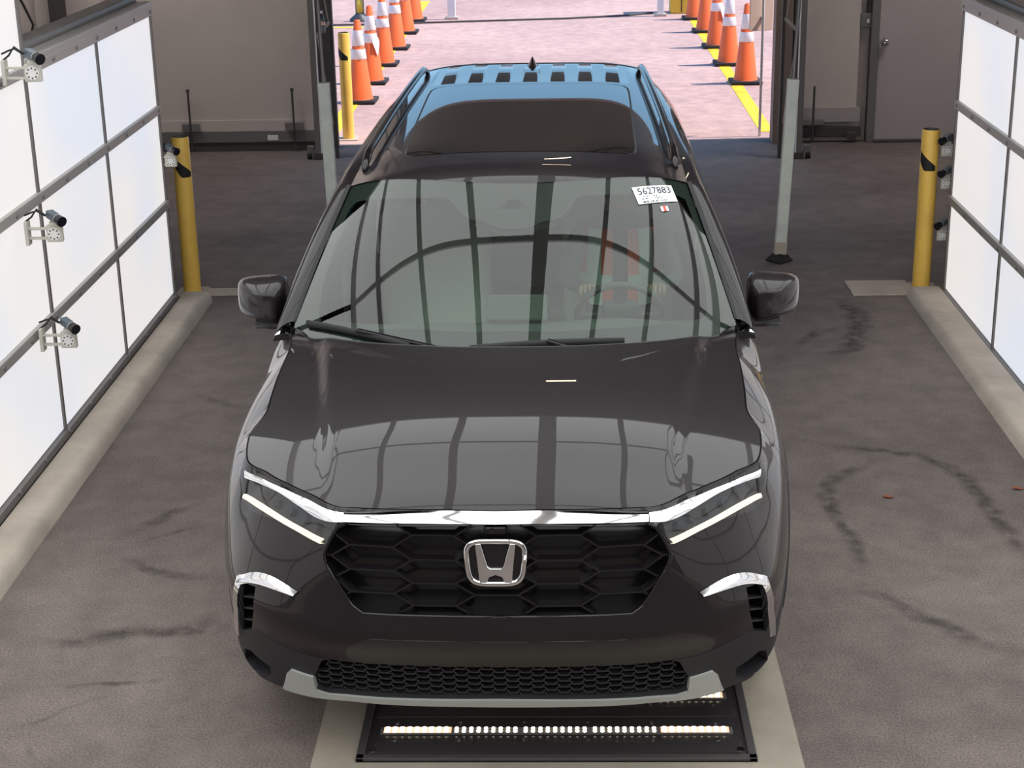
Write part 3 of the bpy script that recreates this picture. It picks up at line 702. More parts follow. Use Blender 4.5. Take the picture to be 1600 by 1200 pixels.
for s in (-1, 1): MB().cyl((s*.06, 0, .1), (s*.06, 0, 2.2), .009, n=8).build('rod', 'steel', fp)
hs = tag(MB().tube([(gx(x_), gy(y_), .018) for x_, y_ in ((-6, 21.25), (-3, 21.3), (-1.0, 21.55), (.2, 21.7), (1.2, 22.0), (1.6, 22.3))], .014, 8).build('ground_cable', 'steel_dark', None, True), 'grey cable lying across the yard past the last cones', 'cable')
# unseen wall added as a yard backdrop that the bodywork can mirror
tag(MB().box((0, 62, 1.6), (90, .3, 3.2)).box((0, 62, 3.25), (90.2, .5, .12)).build('yard_backdrop', 'concrete'), 'unseen long plain wall added far across the yard', 'wall')

# ================================================================== THE CAR  (car frame: x across, y rearwards from the nose, z up)
CARX, CARYAW = -.0903, -.0121
CARZ = -.075
car = tag(empty('suv', (CARX, 0, CARZ), CARYAW), 'glossy black SUV with chrome nose bar, parked between the light walls', 'car')
_ca, _sa = math.cos(CARYAW), math.sin(CARYAW); MC = np.array([[_ca, _sa, 0], [-_sa, _ca, 0], [0, 0, 1]])
CCAM = MC@(CPOS-np.array([CARX, 0, CARZ]))
def cray(u, v): return MC@ray(u, v)
def cat_(u, v, **k):
    ax = 'xyz'.index(list(k)[0]); d = cray(u, v); return CCAM+(list(k.values())[0]-CCAM[ax])/d[ax]*d

# ---- bonnet height field
_hz = cubic((.0, .05, .12, .2, .3, .4, .5, .6, .7, .8, 1.0, 1.25, 1.7), (1.024, 1.048, 1.073, 1.094, 1.115, 1.134, 1.1505, 1.1635, 1.1725, 1.1785, 1.185, 1.190, 1.196))
_hk = pchip((0, .1, .5, .75, 1.3, 1.65), (.106, .102, .085, .075, .040, .025))
def smooth(a, b, x): t = np.clip((x-a)/(b-a), 0, 1); return t*t*t*(t*(6*t-15)+10)
def hood_z(x, y):
    ax = np.abs(x); cr = .50+.22*np.clip(y, 0, 1.4)/1.4                      # the raised centre ends at a crease
    z = _hz(y)-_hk(y)*(ax/.87)**2.5
    return z+.015*(1-smooth(cr-.03, cr+.045, ax))*smooth(.12, .5, y)-.004*smooth(.3, .7, ax)
fhood = lambda Q: np.stack([Q[:, 0], Q[:, 1], hood_z(Q[:, 0], Q[:, 1])], -1)
# ---- the wrap: nose, corner, flank and tail as one surface W(s, t)
PX = [0, .3, .5, .65, .78, .87, .93, .965, .985, .995, .995, .978, .968, .97, .985, .975, .93, .80, .40, 0]
PY = [0, .008, .034, .085, .17, .285, .43, .60, .80, 1.0, 1.3, 1.7, 2.5, 3.5, 3.95, 4.4, 4.8, 4.98, 5.07, 5.08]
PS = np.concatenate([[0], np.cumsum(np.hypot(np.diff(PX), np.diff(PY)))])
_xr = cubic(np.concatenate([-PS[:0:-1], PS]), np.concatenate([-np.array(PX)[:0:-1], PX])); _yr = cubic(np.concatenate([-PS[:0:-1], PS]), np.concatenate([np.array(PY)[:0:-1], PY]))
SMAX = PS[-1]
ST = [0, PS[2], PS[3], PS[4], PS[5], PS[6], PS[7], PS[8], PS[10], PS[11], PS[12], PS[14], PS[16], PS[17], PS[19]]
RZ = [[.335, .39, .46, .535, .60, .66, .72, .84, .95, 1.01], [.335, .39, .46, .535, .60, .66, .72, .84, .95, 1.01], [.34, .395, .465, .54, .60, .66, .72, .84, .945, 1.005], [.35, .40, .47, .54, .60, .66, .72, .84, .94, 1.0],
      [.338, .40, .47, .54, .60, .66, .73, .85, .945, 1.0], [.348, .405, .475, .545, .61, .67, .74, .86, .95, 1.005], [.36, .415, .48, .545, .61, .675, .75, .87, .962, 1.02], [.38, .43, .485, .545, .61, .68, .76, .88, .975, 1.045], [.38, .43, .485, .545, .61, .68, .76, .89, .99, 1.06],
      [.30, .36, .44, .52, .60, .68, .78, .91, 1.02, 1.09], [.30, .36, .44, .52, .60, .70, .80, .92, 1.02, 1.09], [.30, .36, .44, .52, .60, .70, .80, .92, 1.02, 1.09], [.34, .40, .47, .54, .61, .70, .80, .92, 1.02, 1.09],
      [.36, .42, .48, .55, .62, .70, .80, .92, 1.02, 1.09], [.36, .42, .48, .55, .62, .70, .80, .92, 1.02, 1.09]]
RD = [[.125, .10, .075, .045, .008, -.004, .0, .0, .012, .03, .052], [.125, .10, .075, .045, .008, -.004, .0, .002, .018, .04, .070], [.095, .075, .05, .03, .006, -.006, -.002, .014, .048, .082, .120],
      [.065, .05, .034, .02, .004, -.008, -.004, .022, .062, .096, .140], [.052, .036, .020, .008, .0, -.010, -.006, .026, .064, .092, .130], [.028, .018, .010, .003, 0, -.006, -.003, .018, .044, .062, .090],
      [.024, .015, .008, .002, 0, -.003, -.002, .010, .032, .060, .100], [.02, .012, .006, .002, 0, 0, 0, .006, .028, .068, .150], [.05, .03, .015, .005, 0, 0, 0, .006, .026, .066, .148],
      [.07, .04, .03, .025, .02, .008, 0, .002, .012, .036, .090], [.07, .04, .03, .025, .02, .008, 0, .002, .010, .024, .048], [.06, .03, .02, .015, .01, .004, 0, .002, .010, .024, .048], [.08, .05, .03, .01, 0, 0, 0, .01, .02, .035, .06],
      [.08, .05, .03, .01, 0, 0, .01, .02, .03, .045, .07], [.08, .05, .03, .01, 0, 0, .01, .02, .03, .045, .07]]
_fz = [pchip(ST, [r[i] for r in RZ]) for i in range(10)]; _fd = [pchip(ST, [r[i] for r in RD]) for i in range(11)]
def natmat(n):
    A = np.eye(n); B = np.zeros((n, n))
    for i in range(1, n-1): A[i, i-1:i+2] = 1, 4, 1; B[i, i-1:i+2] = 6, -12, 6
    return np.linalg.solve(A, B)
NM = natmat(11); TS = .075
def spl(Y, t):
    n = Y.shape[1]; Mm = Y@NM.T; i = np.clip(np.floor(t).astype(int), 0, n-2); b = t-i; a = 1-b; k = np.arange(len(t))
    return (Mm[k, i]*a**3+Mm[k, i+1]*b**3)/6+(Y[k, i]-Mm[k, i]/6)*a+(Y[k, i+1]-Mm[k, i+1]/6)*b
def W(Q):
    s = Q[:, 0]; t = np.clip(Q[:, 1]/TS, 0, 10); sa = np.abs(s)
    x, y = _xr(s), _yr(s); e = 1e-4; dx, dy = (_xr(s+e)-_xr(s-e)), (_yr(s+e)-_yr(s-e)); L = np.hypot(dx, dy); nx, ny = dy/L, -dx/L
    D = np.stack([f(sa) for f in _fd], 1)
    xt, yt = x-nx*D[:, 10], y-ny*D[:, 10]
    zt = hood_z(xt, yt); k = smooth(1.45, 1.9, yt); zt = hood_z(xt, np.minimum(yt, 1.66))*(1-k)+1.14*k
    Z = np.stack([f(sa) for f in _fz]+[zt], 1)
    d, z = spl(D, t), spl(Z, t)
    return np.stack([x-nx*d, y-ny*d, z], -1)
SW = Surf(W, (0, 0), (SMAX, 10*TS), 760, 131)
sside = SW.P[:, 1] < 4.6
def px(u, v, c=False):
    if c == 's':                                                             # given as (s, row)
        return (u, v*TS)
    q = SW.hit(CCAM, cray(u, v)); return (0. if c else float(q[0]), float(q[1]))
def pxs(l): return [px(*p) for p in l]
def yz(y, z, front=True):
    m = (SW.Q[:, 0] > PS[5])&(SW.Q[:, 0] < PS[16]); q = SW.near((y, z), [1, 2], m); return (float(q[0]), float(q[1]))
def arc(yc, zc, r, a0, a1, n=24): return [yz(yc+r*math.cos(math.radians(a0+(a1-a0)*i/n)), zc+r*math.sin(math.radians(a0+(a1-a0)*i/n))) for i in range(n+1)]
AXF, AXR, AZ, ARI, ARO = 1.01, 3.885, .435, .40, .455
s_at = lambda y: float(np.interp(y, PY[5:17], PS[5:17]))
s_seam, s_door1, s_door2, s_q = s_at(.67), s_at(1.62), s_at(2.62), s_at(3.55)
TT = 10*TS
# outlines read off the photograph (driver's flank), mirrored to the other flank
grille = pxs([(774, 819, True), (1012, 817), (1026, 824), (1050, 866), (1047, 882), (1006, 948), (988, 961), (774, 965, True)])
lampo = pxs([(1015, 803), (1060, 783), (1120, 757), (1186, 724), (1197, 722), (1200, 748), (1197, 776), (1182, 793), (1150, 806), (1120, 814), (1048, 851), (1040, 848), (1022, 818)])
vent = pxs([(1166, 918), (1184, 911), (1191, 916), (1198, 987), (1179, 990), (1171, 955)])
lowg = pxs([(785, 1033, True), (1045, 1029), (1062, 1034), (1078, 1062), (1076, 1076), (1064, 1081), (785, 1090, True)])
clad_top = pxs([(1062, 1030), (1100, 1021), (1130, 1008), (1168, 986), (1202, 985), (1212, 972)])
aF = arc(AXF, AZ, ARO, 180-28, 180-70, 10)
fas = [(0, clad_top[0][1])]+clad_top+aF[:1]+aF[1:]
# the seam above the arch, then the top shutline back to the centre
arcx = [p for p in aF if p[0] < s_seam]
fas = [(0, clad_top[0][1])]+clad_top+arcx+[(s_seam, arcx[-1][1]+.012), (s_seam, TT), (s_seam*.75, TT), (s_seam*.5, TT), (s_seam*.25, TT), (0, TT)]
bar_reg = pxs([(774, 796, True), (1010, 797), (1016, 802), (1011, 819), (774, 821, True)])
patch('bumper_cover', W, fas, 'paint', car, holes=[grille, lampo, vent, bar_reg], step=.022, mirror=True, skirt=.012)
# fenders, doors, quarter panels
arcF = [p for p in arc(AXF, AZ, ARO, 150, 0, 30) if p[0] > s_seam]
mpatch('fender', W, [(s_seam+.004, arcF[0][1]+.012)]+arcF+[yz(1.46, .38), yz(1.60, .38), (s_door1, 1.3*TS), (s_door1, TT), (s_seam+.004, TT)][:-1]+[(s_at(1.2), TT), (s_at(.9), TT), (s_seam+.004, TT)], 'paint', car, step=.022)
arcR = arc(AXR, AZ, ARO, 178, 4, 30)
mpatch('front_door', W, [(s_door1+.006, 1.2*TS), (s_door2, 1.2*TS), (s_door2, TT), (s_door1+.006, TT)], 'paint', car, step=.03)
mpatch('rear_door', W, [(s_door2+.006, 1.2*TS), yz(3.36, .40), (s_at(3.43), 3.6*TS), (s_q, 6.6*TS), (s_q, TT), (s_door2+.006, TT)], 'paint', car, step=.03)
mpatch('quarter_panel', W, [(s_q+.005, 6.9*TS), yz(AXR-.2, AZ+ARO*.92)]+[p for p in arcR if p[0] > s_at(AXR-.15)]+[yz(4.42, .42), (s_at(4.75), 1.2*TS), (s_at(4.78), TT), (s_q+.005, TT)], 'paint', car, step=.03)
patch('tailgate', W, [(PS[16], 1*TS), (SMAX, 1*TS), (SMAX, TT), (PS[16], TT)], 'paint', car, step=.04, mirror=True)
mpatch('sill_trim', W, [yz(1.42, .37), (s_at(1.5), 0), (s_at(3.35), 0), yz(3.42, .37), (s_at(3.36), 1.1*TS), (s_at(1.5), 1.1*TS)], 'plastic', car, step=.03)
def ring(yc): return arc(yc, AZ, ARI, 176, 4, 30)+arc(yc, AZ, ARO-.004, 4, 176, 30)
for yc in (AXF, AXR): mpatch('wheel_arch_trim', W, ring(yc), 'plastic', car, step=.03, off=.006, skirt=.05)
# lower bumper cladding
ai = [p for p in arc(AXF, AZ, ARI, 178, 150, 6)]
clad = [(0, 0), (PS[3], 0), (PS[5], 0), ai[0]]+ai+[aF[0]]+clad_top[::-1]+[(0, clad_top[0][1])]
foglow = pxs([(1150, 1043), (1185, 1017), (1196, 1015), (1200, 1030), (1186, 1050), (1160, 1060), (1148, 1058)])
patch('lower_bumper', W, clad, 'plastic', car, holes=[lowg, foglow], step=.022, mirror=True, off=.002, skirt=.02)
skid = pxs([(785, 1091, True), (1055, 1084), (1074, 1078), (1077, 1057), (1112, 1046), (1120, 1052), (1129, 1075), (1126, 1083), (1090, 1091), (1000, 1098)])+[(0, .0)]
patch('skid_plate', W, skid, 'silver', car, step=.02, off=.010, skirt=.02, mirror=True)
# dark recess behind openings
def recess(name, poly, depth, m, mir=True, step=.04): return patch(name, lambda Q: W(Q), poly, m, car, step=step, off=-depth, skirt=0, mirror=mir)
recess('grille_back', grille, .085, 'grille_black'); recess('lower_grille_back', lowg, .05, 'grille_black'); mpatch('vent_back', W, vent, 'grille_black', car, step=.03, off=-.05, skirt=0); mpatch('fog_pocket', W, foglow, 'gloss_black', car, step=.03, off=-.05, skirt=0)
def rim_wall(name, poly, depth, m):                                          # inner wall of an opening
    P0, N0 = fnormals(W, np.array(dens(poly, .02)), False); n = len(P0); V = np.vstack([P0, P0-N0*depth]); Fc = [(i, (i+1) % n, (i+1) % n+n, i+n) for i in range(n) if not (P0[i, 0] < 1e-3 and P0[(i+1) % n, 0] < 1e-3)]
    if min(p[0] for p in poly) > .01:
        MB().add((V*[-1, 1, 1]).tolist(), Fc).build(name, m, car, ang=40)
        return MB().add(V.tolist(), Fc).build(name, m, car, ang=40)
    V = np.vstack([V, V*[-1, 1, 1]]); Fc += [tuple(k+2*n for k in f) for f in Fc]
    return MB().add(V.tolist(), Fc).build(name, m, car, ang=40)
rim_wall('grille_wall', grille, .085, 'gloss_black'); rim_wall('lower_grille_wall', lowg, .05, 'plastic'); rim_wall('vent_wall', vent, .05, 'gloss_black'); rim_wall('fog_pocket_wall', foglow, .05, 'plastic')
# grille surround bead
def bead(name, pts, r, m, off, mirror=True, closed=False, n=8, parent=None):
    Q = np.array(pts); P0, N0 = fnormals(W, Q, False); P0 = P0+N0*off; mb = MB().tube([tuple(p) for p in P0], r, n)
    if mirror: mb.tube([(-p[0], p[1], p[2]) for p in P0], r, n)
    return mb.build(name, m, parent or car, True)
g2 = dens(grille, .03); g2 = [p for p in g2]
bead('grille_surround', [q for a_, b_ in zip(grille[1:-1], grille[2:]) for q in [tuple(np.array(a_)*(1-k_/6)+np.array(b_)*k_/6) for k_ in range(6)]]+[grille[-1]], .007, 'gloss_black', -.006)
# honeycomb grille
def face_y(x, z):
    m = SW.Q[:, 0] < PS[6]; q = SW.near((x, z), [0, 2], m); return float(W(np.array([q]))[0, 1])
gp_poly = W(np.array(dens(grille, .02)))[:, [0, 2]]; gp_poly = np.vstack([gp_poly, (gp_poly*[-1, 1])[::-1]])
hx = MB(); PIT, RP, HW = .192, .0765, .066
def node(x, z): return (x, face_y(abs(x), z)+.030, z)
def clip_seg(a, b):
    K = 10; t = np.linspace(0, 1, K+1); P = np.array(a)[None]*(1-t[:, None])+np.array(b)[None]*t[:, None]; ins = inpoly(P, gp_poly); out = []
    if ins.all(): return [(a, b)]
    k = np.where(ins)[0]
    return [] if len(k) < 2 else [(tuple(P[k[0]]), tuple(P[k[-1]]))]
segs = []
for c in range(-3, 4):
    for k in range(-1, 6):
        zc = .747+RP*k-(RP/2 if c % 2 == 0 else 0); xc = c*PIT
        segs.append(((xc-HW, zc), (xc+HW, zc)))
        for dz in (RP/2, -RP/2): segs.append(((xc+HW, zc), (xc+PIT-HW, zc+dz)))
for a, b in segs:
    for p, q in clip_seg(a, b):
        if max(abs(p[0]), abs(q[0])) < .105 and .82 < (p[1]+q[1])/2 < .985: continue
        A_, B_ = node(*p), node(*q); hx.bar(A_, B_, .036, .0055, up=(0, .0, 1) if abs(q[1]-p[1]) < 1e-6 else (0, 0, 1))
hx.build('grille_honeycomb', 'gloss_black', car)['kind'] = 'stuff'
# lower mesh
lg_poly = W(np.array(dens(lowg, .02)))[:, [0, 2]]; lg_poly = np.vstack([lg_poly, (lg_poly*[-1, 1])[::-1]]); lm = MB(); P2, R2, H2 = .041, .0265, .0155
c = 0
for c in range(-16, 17):
    for k in range(-1, 8):
        zc = .385+R2*k-(R2/2 if c % 2 == 0 else 0); xc = c*P2
        for a, b in (((xc-H2, zc), (xc+H2, zc)), ((xc+H2, zc), (xc+P2-H2, zc+R2/2)), ((xc+H2, zc), (xc+P2-H2, zc-R2/2))):
            if inpoly(np.array([a, b]), lg_poly).all():
                A_ = (a[0], face_y(abs(a[0]), a[1])+.022, a[1]); B_ = (b[0], face_y(abs(b[0]), b[1])+.022, b[1]); lm.bar(A_, B_, .02, .005)
lm.build('lower_grille_mesh', 'plastic', car)['kind'] = 'stuff'
# chrome nose bar + headlamps
def ledge(name, up, low, o_up, o_low, m, mirror=False, both=True, n=40, k=6, lip=.012):
    """moulding between two outlines on the body whose lower edge stands proud, so that its face tips up"""
    def res(l):
        l = np.array(pxs(l)); c = np.concatenate([[0], np.cumsum(np.hypot(*np.diff(l, axis=0).T))]); t = np.linspace(0, c[-1], n); return np.stack([cubic(c, l[:, 0])(t), cubic(c, l[:, 1])(t)], -1)
    U, L_ = res(up), res(low); vs = []
    for i in range(n):
        for j in range(k):
            t = j/(k-1); P0, N0 = fnormals(W, (U[i]*(1-t)+L_[i]*t)[None], False); vs.append(tuple(P0[0]+N0[0]*(o_up+(o_low-o_up)*math.sin(t*PI/2)**1.1)))
        P0, N0 = fnormals(W, L_[i][None], False); vs.append(tuple(P0[0]-N0[0]*lip+np.array([0, 0, -.002])))
    q = k+1; fs = [(i*q+j, i*q+j+1, (i+1)*q+j+1, (i+1)*q+j) for i in range(n-1) for j in range(k)]
    if mirror: mb = MB().add(vs, fs); mb.add([(-x, y, z) for x, y, z in vs], [f[::-1] for f in fs]); return mb.build(name, m, car, ang=50)
    for sg in (1, -1): MB().add([(sg*x, y, z) for x, y, z in vs], fs if sg > 0 else [f[::-1] for f in fs]).build(name, m, car, ang=50)
ledge('nose_bar', [(774, 797.5, True), (900, 798), (1011, 799)], [(774, 820, True), (900, 819), (1009, 817)], .002, .040, 'chrome', mirror=True)
patch('nose_bar_shadow_gap', W, bar_reg, 'gloss_black', car, step=.03, off=-.012, skirt=0, mirror=True)
for a in mpatch('headlamp_housing', W, lampo, 'plastic_grey', car, step=.02, off=-.03, skirt=0): pass
rim_wall('headlamp_wall', lampo, .03, 'gloss_black')
mpatch('headlamp_lens', W, lampo, 'lens_clear', car, step=.02, off=.0, skirt=.004)
ledge('headlamp_chrome', [(1014, 801), (1040, 796), (1110, 766), (1188, 733)], [(1014, 816), (1030, 816), (1100, 784), (1184, 746)], .002, .010, 'chrome')
ledge('daytime_light', [(1046, 842), (1090, 821), (1150, 788), (1188, 769)], [(1050, 849), (1100, 825), (1150, 798), (1186, 778)], .0, .012, 'drl')
mpatch('headlamp_divider', W, pxs([(1181, 748), (1184, 747), (1188, 770), (1185, 771)]), 'gloss_black', car, step=.02, off=.003, skirt=.003)
for s in (-1, 1):
    for u, v in ((1065, 822), (1085, 808), (1110, 797), (1135, 784), (1160, 771)):
        P0, N0 = fnormals(W, np.array([px(u, v)]), False); p0 = P0[0]-N0[0]*.028; p1 = P0[0]-N0[0]*.008; MB().cyl((s*p0[0], p0[1], p0[2]), (s*p1[0], p1[1], p1[2]), .016, .013, 12).build('reflector_cup', 'plastic_grey', car, ang=40)
# chrome vent brackets, fins, fog pocket
ledge('vent_bracket_top', [(1093, 925), (1125, 906), (1175, 895), (1192, 899)], [(1094, 928), (1130, 917), (1175, 911), (1190, 915)], .002, .026, 'chrome')
mpatch('vent_bracket_side', W, pxs([(1186, 897), (1193, 900), (1197, 912), (1203, 950), (1206, 990), (1197, 993), (1194, 950), (1189, 918), (1184, 911)]), 'chrome', car, step=.012, off=.014, skirt=.022)
for s in (-1, 1):
    for v in (937, 955, 973):
        a = W(np.array([px(1170+(v-937)*.15, v)]))[0]; b = W(np.array([px(1192+(v-937)*.1, v-2)]))[0]
        MB().bar((s*(a[0]-.012), a[1]+.02, a[2]), (s*(b[0]-.015), b[1]+.02, b[2]), .03, .006).build('vent_fin', 'plastic', car)
bead('bumper_crease', pxs([(774, 1004, True), (900, 1003), (980, 1000)]), .0035, 'gloss_black', -.001)
# bonnet
top = W(np.stack([np.linspace(0, s_at(1.60), 90), np.full(90, TT)], 1)); ring_h = [(float(p[0])-.006, float(p[1])) if i > 18 else (float(p[0]), float(p[1])+.004) for i, p in enumerate(top) if p[1] < 1.52]
ring_h[0] = (0, ring_h[0][1]); xe, ye = ring_h[-1]
rear = [(xe*math.cos(a), 1.20+(ye-1.20)*math.cos(a)**2.4) for a in np.linspace(0, PI/2, 24)[1:]]; rear[-1] = (0, 1.20)
patch('bonnet', fhood, ring_h+rear, 'paint', car, step=.022, mirror=True, skirt=.02)
# emblem
EY = -.006; ew, eh, ez = .093, .0735, .902
em = MB()
def emb(dx, dz, w_, h_, k, n=48):                                             # rounded square narrowing downwards
    out = []
    for i in range(n):
        a = 2*PI*i/n; c, s = math.cos(a), math.sin(a); e = 2/4.2; x = math.copysign(abs(c)**e, c); z = math.copysign(abs(s)**e, s)
        out.append((x*w_*(1+k*z)+dx, z*h_+dz))
    return out
o1, o2 = emb(0, ez, ew, eh, .07), emb(0, ez, ew-.0125, eh-.009, .07); n = len(o1)
fyy = lambda x, z: -.004+.15*(x*x)+ (z-.84)*.10*(1 if z > .84 else 0)
mid = emb(0, ez, ew-.006, eh-.005, .07); mid = mid+mid[:2]
emo = em.tube([(x, fyy(x, z)-.004, z) for x, z in mid], .0058, 10, rz=.009).build('emblem_ring', 'chrome', car, True)
vs = [(x, fyy(x, z)+.003, z) for x, z in o2]; MB().add(vs, [tuple(range(n))[::-1]]).build('emblem_plate', 'gloss_black', emo)
Hl = [(-.062, .064), (-.0475, .064), (-.026, -.012), (-.017, -.0185), (.017, -.0185), (.026, -.012), (.0475, .064), (.062, .064), (.049, -.064), (.0245, -.064), (.0185, -.052), (-.0185, -.052), (-.0245, -.064), (-.049, -.064)]
Hl = [(-.0625, .0635), (-.0455, .0635), (-.0245, -.010), (-.0165, -.0165), (.0165, -.0165), (.0245, -.010), (.0455, .0635), (.0625, .0635), (.0560, .0), (.0500, -.0635), (.0270, -.0635), (.0200, -.045), (.0, -.038), (-.0200, -.045), (-.0270, -.0635), (-.0500, -.0635), (-.0560, .0)]
cv, ce, cf, *_ = delaunay_2d_cdt([Vector(p) for p in Hl], [(i, (i+1) % len(Hl)) for i in range(len(Hl))], [], 1, 1e-6)
nn = len(cv); vs = [(p.x, fyy(p.x, p.y+ez)-.009, p.y+ez) for p in cv]+[(p.x, fyy(p.x, p.y+ez)+.003, p.y+ez) for p in cv]
fs = [tuple(f) for f in cf]+[(i, (i+1) % nn, (i+1) % nn+nn, i+nn) for i in range(nn)]
mh = MB().add(vs, fs).build('emblem_letter', 'chrome', emo); bv = mh.modifiers.new('bevel', 'BEVEL'); bv.width = .0022; bv.segments = 2; bv.limit_method = 'ANGLE'
bm = bmesh.new(); bm.from_mesh(mh.data); bmesh.ops.recalc_face_normals(bm, faces=bm.faces); bm.to_mesh(mh.data); bm.free()
# nose camera above the emblem
MB().box((0, .028, 1.0), (.07, .02, .025), ch=.006).cyl((-.01, .02, 1.0), (-.01, .014, 1.0), .009, n=12).build('nose_camera', 'gloss_black', car)

# ---- glasshouse
_rc = cubic((1.98, 2.07, 2.10, 2.14, 2.2, 2.3, 2.6, 3.0, 3.5, 4.0, 4.5, 4.8), (1.588, 1.632, 1.645, 1.658, 1.671, 1.681, 1.692, 1.706, 1.7235, 1.7365, 1.742, 1.735))
xe_r = pchip((2.0, 2.28, 3, 4, 4.76), (.715, .712, .69, .665, .60))
def ribs(x, y):                                                              # alternating raised and sunk pressings behind the sunroof
    ax = np.abs(x); t = np.clip((y-4.06)/.62, 0, 1); k = np.sin(PI*t)*(1-smooth(.515, .53, ax)); f = np.abs(((ax/.072) % 2)-1)
    m = smooth(.46, .54, f); return k*(.015*m-.005*(1-m))
def roof_z(x, y):                                                            # rounder across the front edge, flatter over the sunroof
    k = 1-smooth(2.15, 2.75, y); u = np.abs(x)/.70; return _rc(y)-.055*k*u**2-(.078-.038*k)*u**5
froof = lambda Q: np.stack([Q[:, 0], Q[:, 1], roof_z(Q[:, 0], Q[:, 1])+ribs(Q[:, 0], Q[:, 1])], -1)
yfr = lambda x: 2.07+.21*np.abs(x/.715)**2.0
def wind(Q):                                                                 # windscreen: a across, b up
    a, b = Q[:, 0], Q[:, 1]; aa = np.abs(a)
    xb, yb, zb = .862*a, 1.19+.41*aa**2.0, 1.150+.040*a*a
    xt = .712*a; yt = yfr(xt); zt = roof_z(xt, yt)
    bul = .012*4*b*(1-b)
    return np.stack([xb+(xt-xb)*b, yb+(yt-yb)*b-.60*bul, zb+(zt-zb)*b+.75*bul], -1)
SG = Surf(wind, (-1, 0), (1, 1), 61, 41)
def pg(u, v): q = SG.hit(CCAM, cray(u, v)); return (float(q[0]), float(q[1]))
patch('windscreen', wind, [(-1, -.12), (1, -.12), (1, 1), (-1, 1)], 'glass_front', car, step=.06, skirt=0)
inner = [pg(u, v) for u, v in [(497, 490), (502, 503), (515, 507), (650, 512), (800, 515), (950, 511), (1085, 499), (1098, 497), (1105, 485), (1104, 450), (1094, 400), (1083, 340), (1072, 310), (1060, 304), (1040, 303), (912, 304), (902, 307), (890, 325), (877, 338), (865, 342), (845, 345), (833, 352), (815, 356), (785, 356), (770, 351), (760, 345), (735, 341), (720, 332), (705, 313), (695, 307), (600, 309), (562, 312), (551, 317), (540, 335), (522, 385), (503, 445)]]
win2 = [pg(u, v) for u, v in [(777, 325), (794, 310), (809, 310), (824, 324)]]
patch('frit_band', wind, [(-1, -.12), (1, -.12), (1, 1), (-1, 1)], 'frit', car, holes=[inner, win2], step=.05, off=-.006, skirt=0)
patch('mirror_housing', wind, [pg(u, v) for u, v in [(738, 338), (765, 346), (775, 352), (790, 355), (812, 355), (826, 351), (840, 344), (868, 338), (868, 310), (738, 310)]], 'interior_dark', car, holes=[win2], step=.05, off=-.02, skirt=.03)
# roof skin
sun_o = [(0, 2.44), (.40, 2.445), (.475, 2.46), (.505, 2.50), (.512, 2.6), (.515, 3.80), (.51, 3.93), (.49, 3.98), (.44, 4.00), (0, 4.005)]
fe = [(x, float(yfr(x))) for x in np.linspace(0, .712, 16)]
rr_ = [(float(xe_r(y)), y) for y in np.linspace(2.32, 4.70, 40)]
patch('roof', froof, fe+rr_+[(.55, 4.74), (.3, 4.75), (0, 4.755)], 'paint', car, holes=[sun_o], step=.012, mirror=True, skirt=.01)
sin_ = [(max(0, x-.010) if x > 0 else 0, y+(.010 if y < 2.52 else (-.010 if y > 3.9 else 0))) for x, y in sun_o]
patch('sunroof_glass', froof, sin_, 'sunroof_black', car, step=.03, off=.001, mirror=True, skirt=.004)
patch('sunroof_seal', froof, sun_o, 'plastic_grey', car, step=.03, off=-.004, mirror=True, skirt=0)
patch('headliner', lambda Q: froof(Q)-[0, 0, .05], [(0, 2.16), (.62, 2.40), (.60, 4.6), (0, 4.6)], 'headliner', car, step=.08, mirror=True, skirt=0)
# pillars + cant rail: strip between glass/roof edge and the side glass
us = np.linspace(0, 1, 60)
inn = []
for b in np.linspace(0, 1, 24): inn.append(wind(np.array([[1.0, b]]))[0])
for y in np.linspace(2.32, 4.74, 36): inn.append(np.array([float(xe_r(y)), y, float(roof_z(xe_r(y), y))]))
inn = np.array(inn); oy = [1.50, 1.9, 2.28, 2.9, 3.8, 4.5, 4.80]; ox = cubic(oy, [.93, .878, .792, .768, .758, .735, .705]); ozz = cubic(oy, [1.160, 1.350, 1.545, 1.600, 1.600, 1.560, 1.525])
oyy = np.concatenate([np.linspace(1.50, 2.28, 24), np.linspace(2.33, 4.80, 36)]); out_ = np.stack([ox(oyy), oyy, ozz(oyy)], -1)
def strip(name, A_, B_, m, bulge, k=7, both=True, sm=True, off=(0, 0, 0)):
    n_ = len(A_); vs = []
    for i in range(n_):
        c_ = np.array([.55, -.15, .8]); 
        for j in range(k):
            t = j/(k-1); p = A_[i]*(1-t)+B_[i]*t+c_/np.linalg.norm(c_)*bulge*4*t*(1-t)+np.array(off); vs.append(tuple(p))
    fs = [(i*k+j, i*k+j+1, (i+1)*k+j+1, (i+1)*k+j) for i in range(n_-1) for j in range(k-1)]
    for s in ((1, -1) if both else (1,)):
        MB().add([(s*x, y, z) for x, y, z in vs], fs if s > 0 else [f[::-1] for f in fs]).build(name, m, car, sm)
strip('roof_pillar_rail', inn, out_, 'paint', .014)
cc_ = [(.77, 1.40), (.86, 1.47), (.93, 1.47), (.935, 1.56), (.915, 1.70), (.872, 1.63), (.845, 1.565), (.80, 1.50)]
for s_ in (1, -1): MB().add([(s_*x, y, float(hood_z(x, min(y, 1.6)))+(.012 if y > 1.5 and x < .9 else -.004)) for x, y in cc_]+[(s_*.86, 1.55, 1.166)], [((8, i, (i+1) % 8) if s_ > 0 else (8, (i+1) % 8, i)) for i in range(8)]).build('cowl_corner', 'gloss_black', car, True)
strip('windscreen_moulding', inn[:24]+[0, -.002, .004], inn[:24]+[.016, 0, .006], 'rubber', .003, 3)
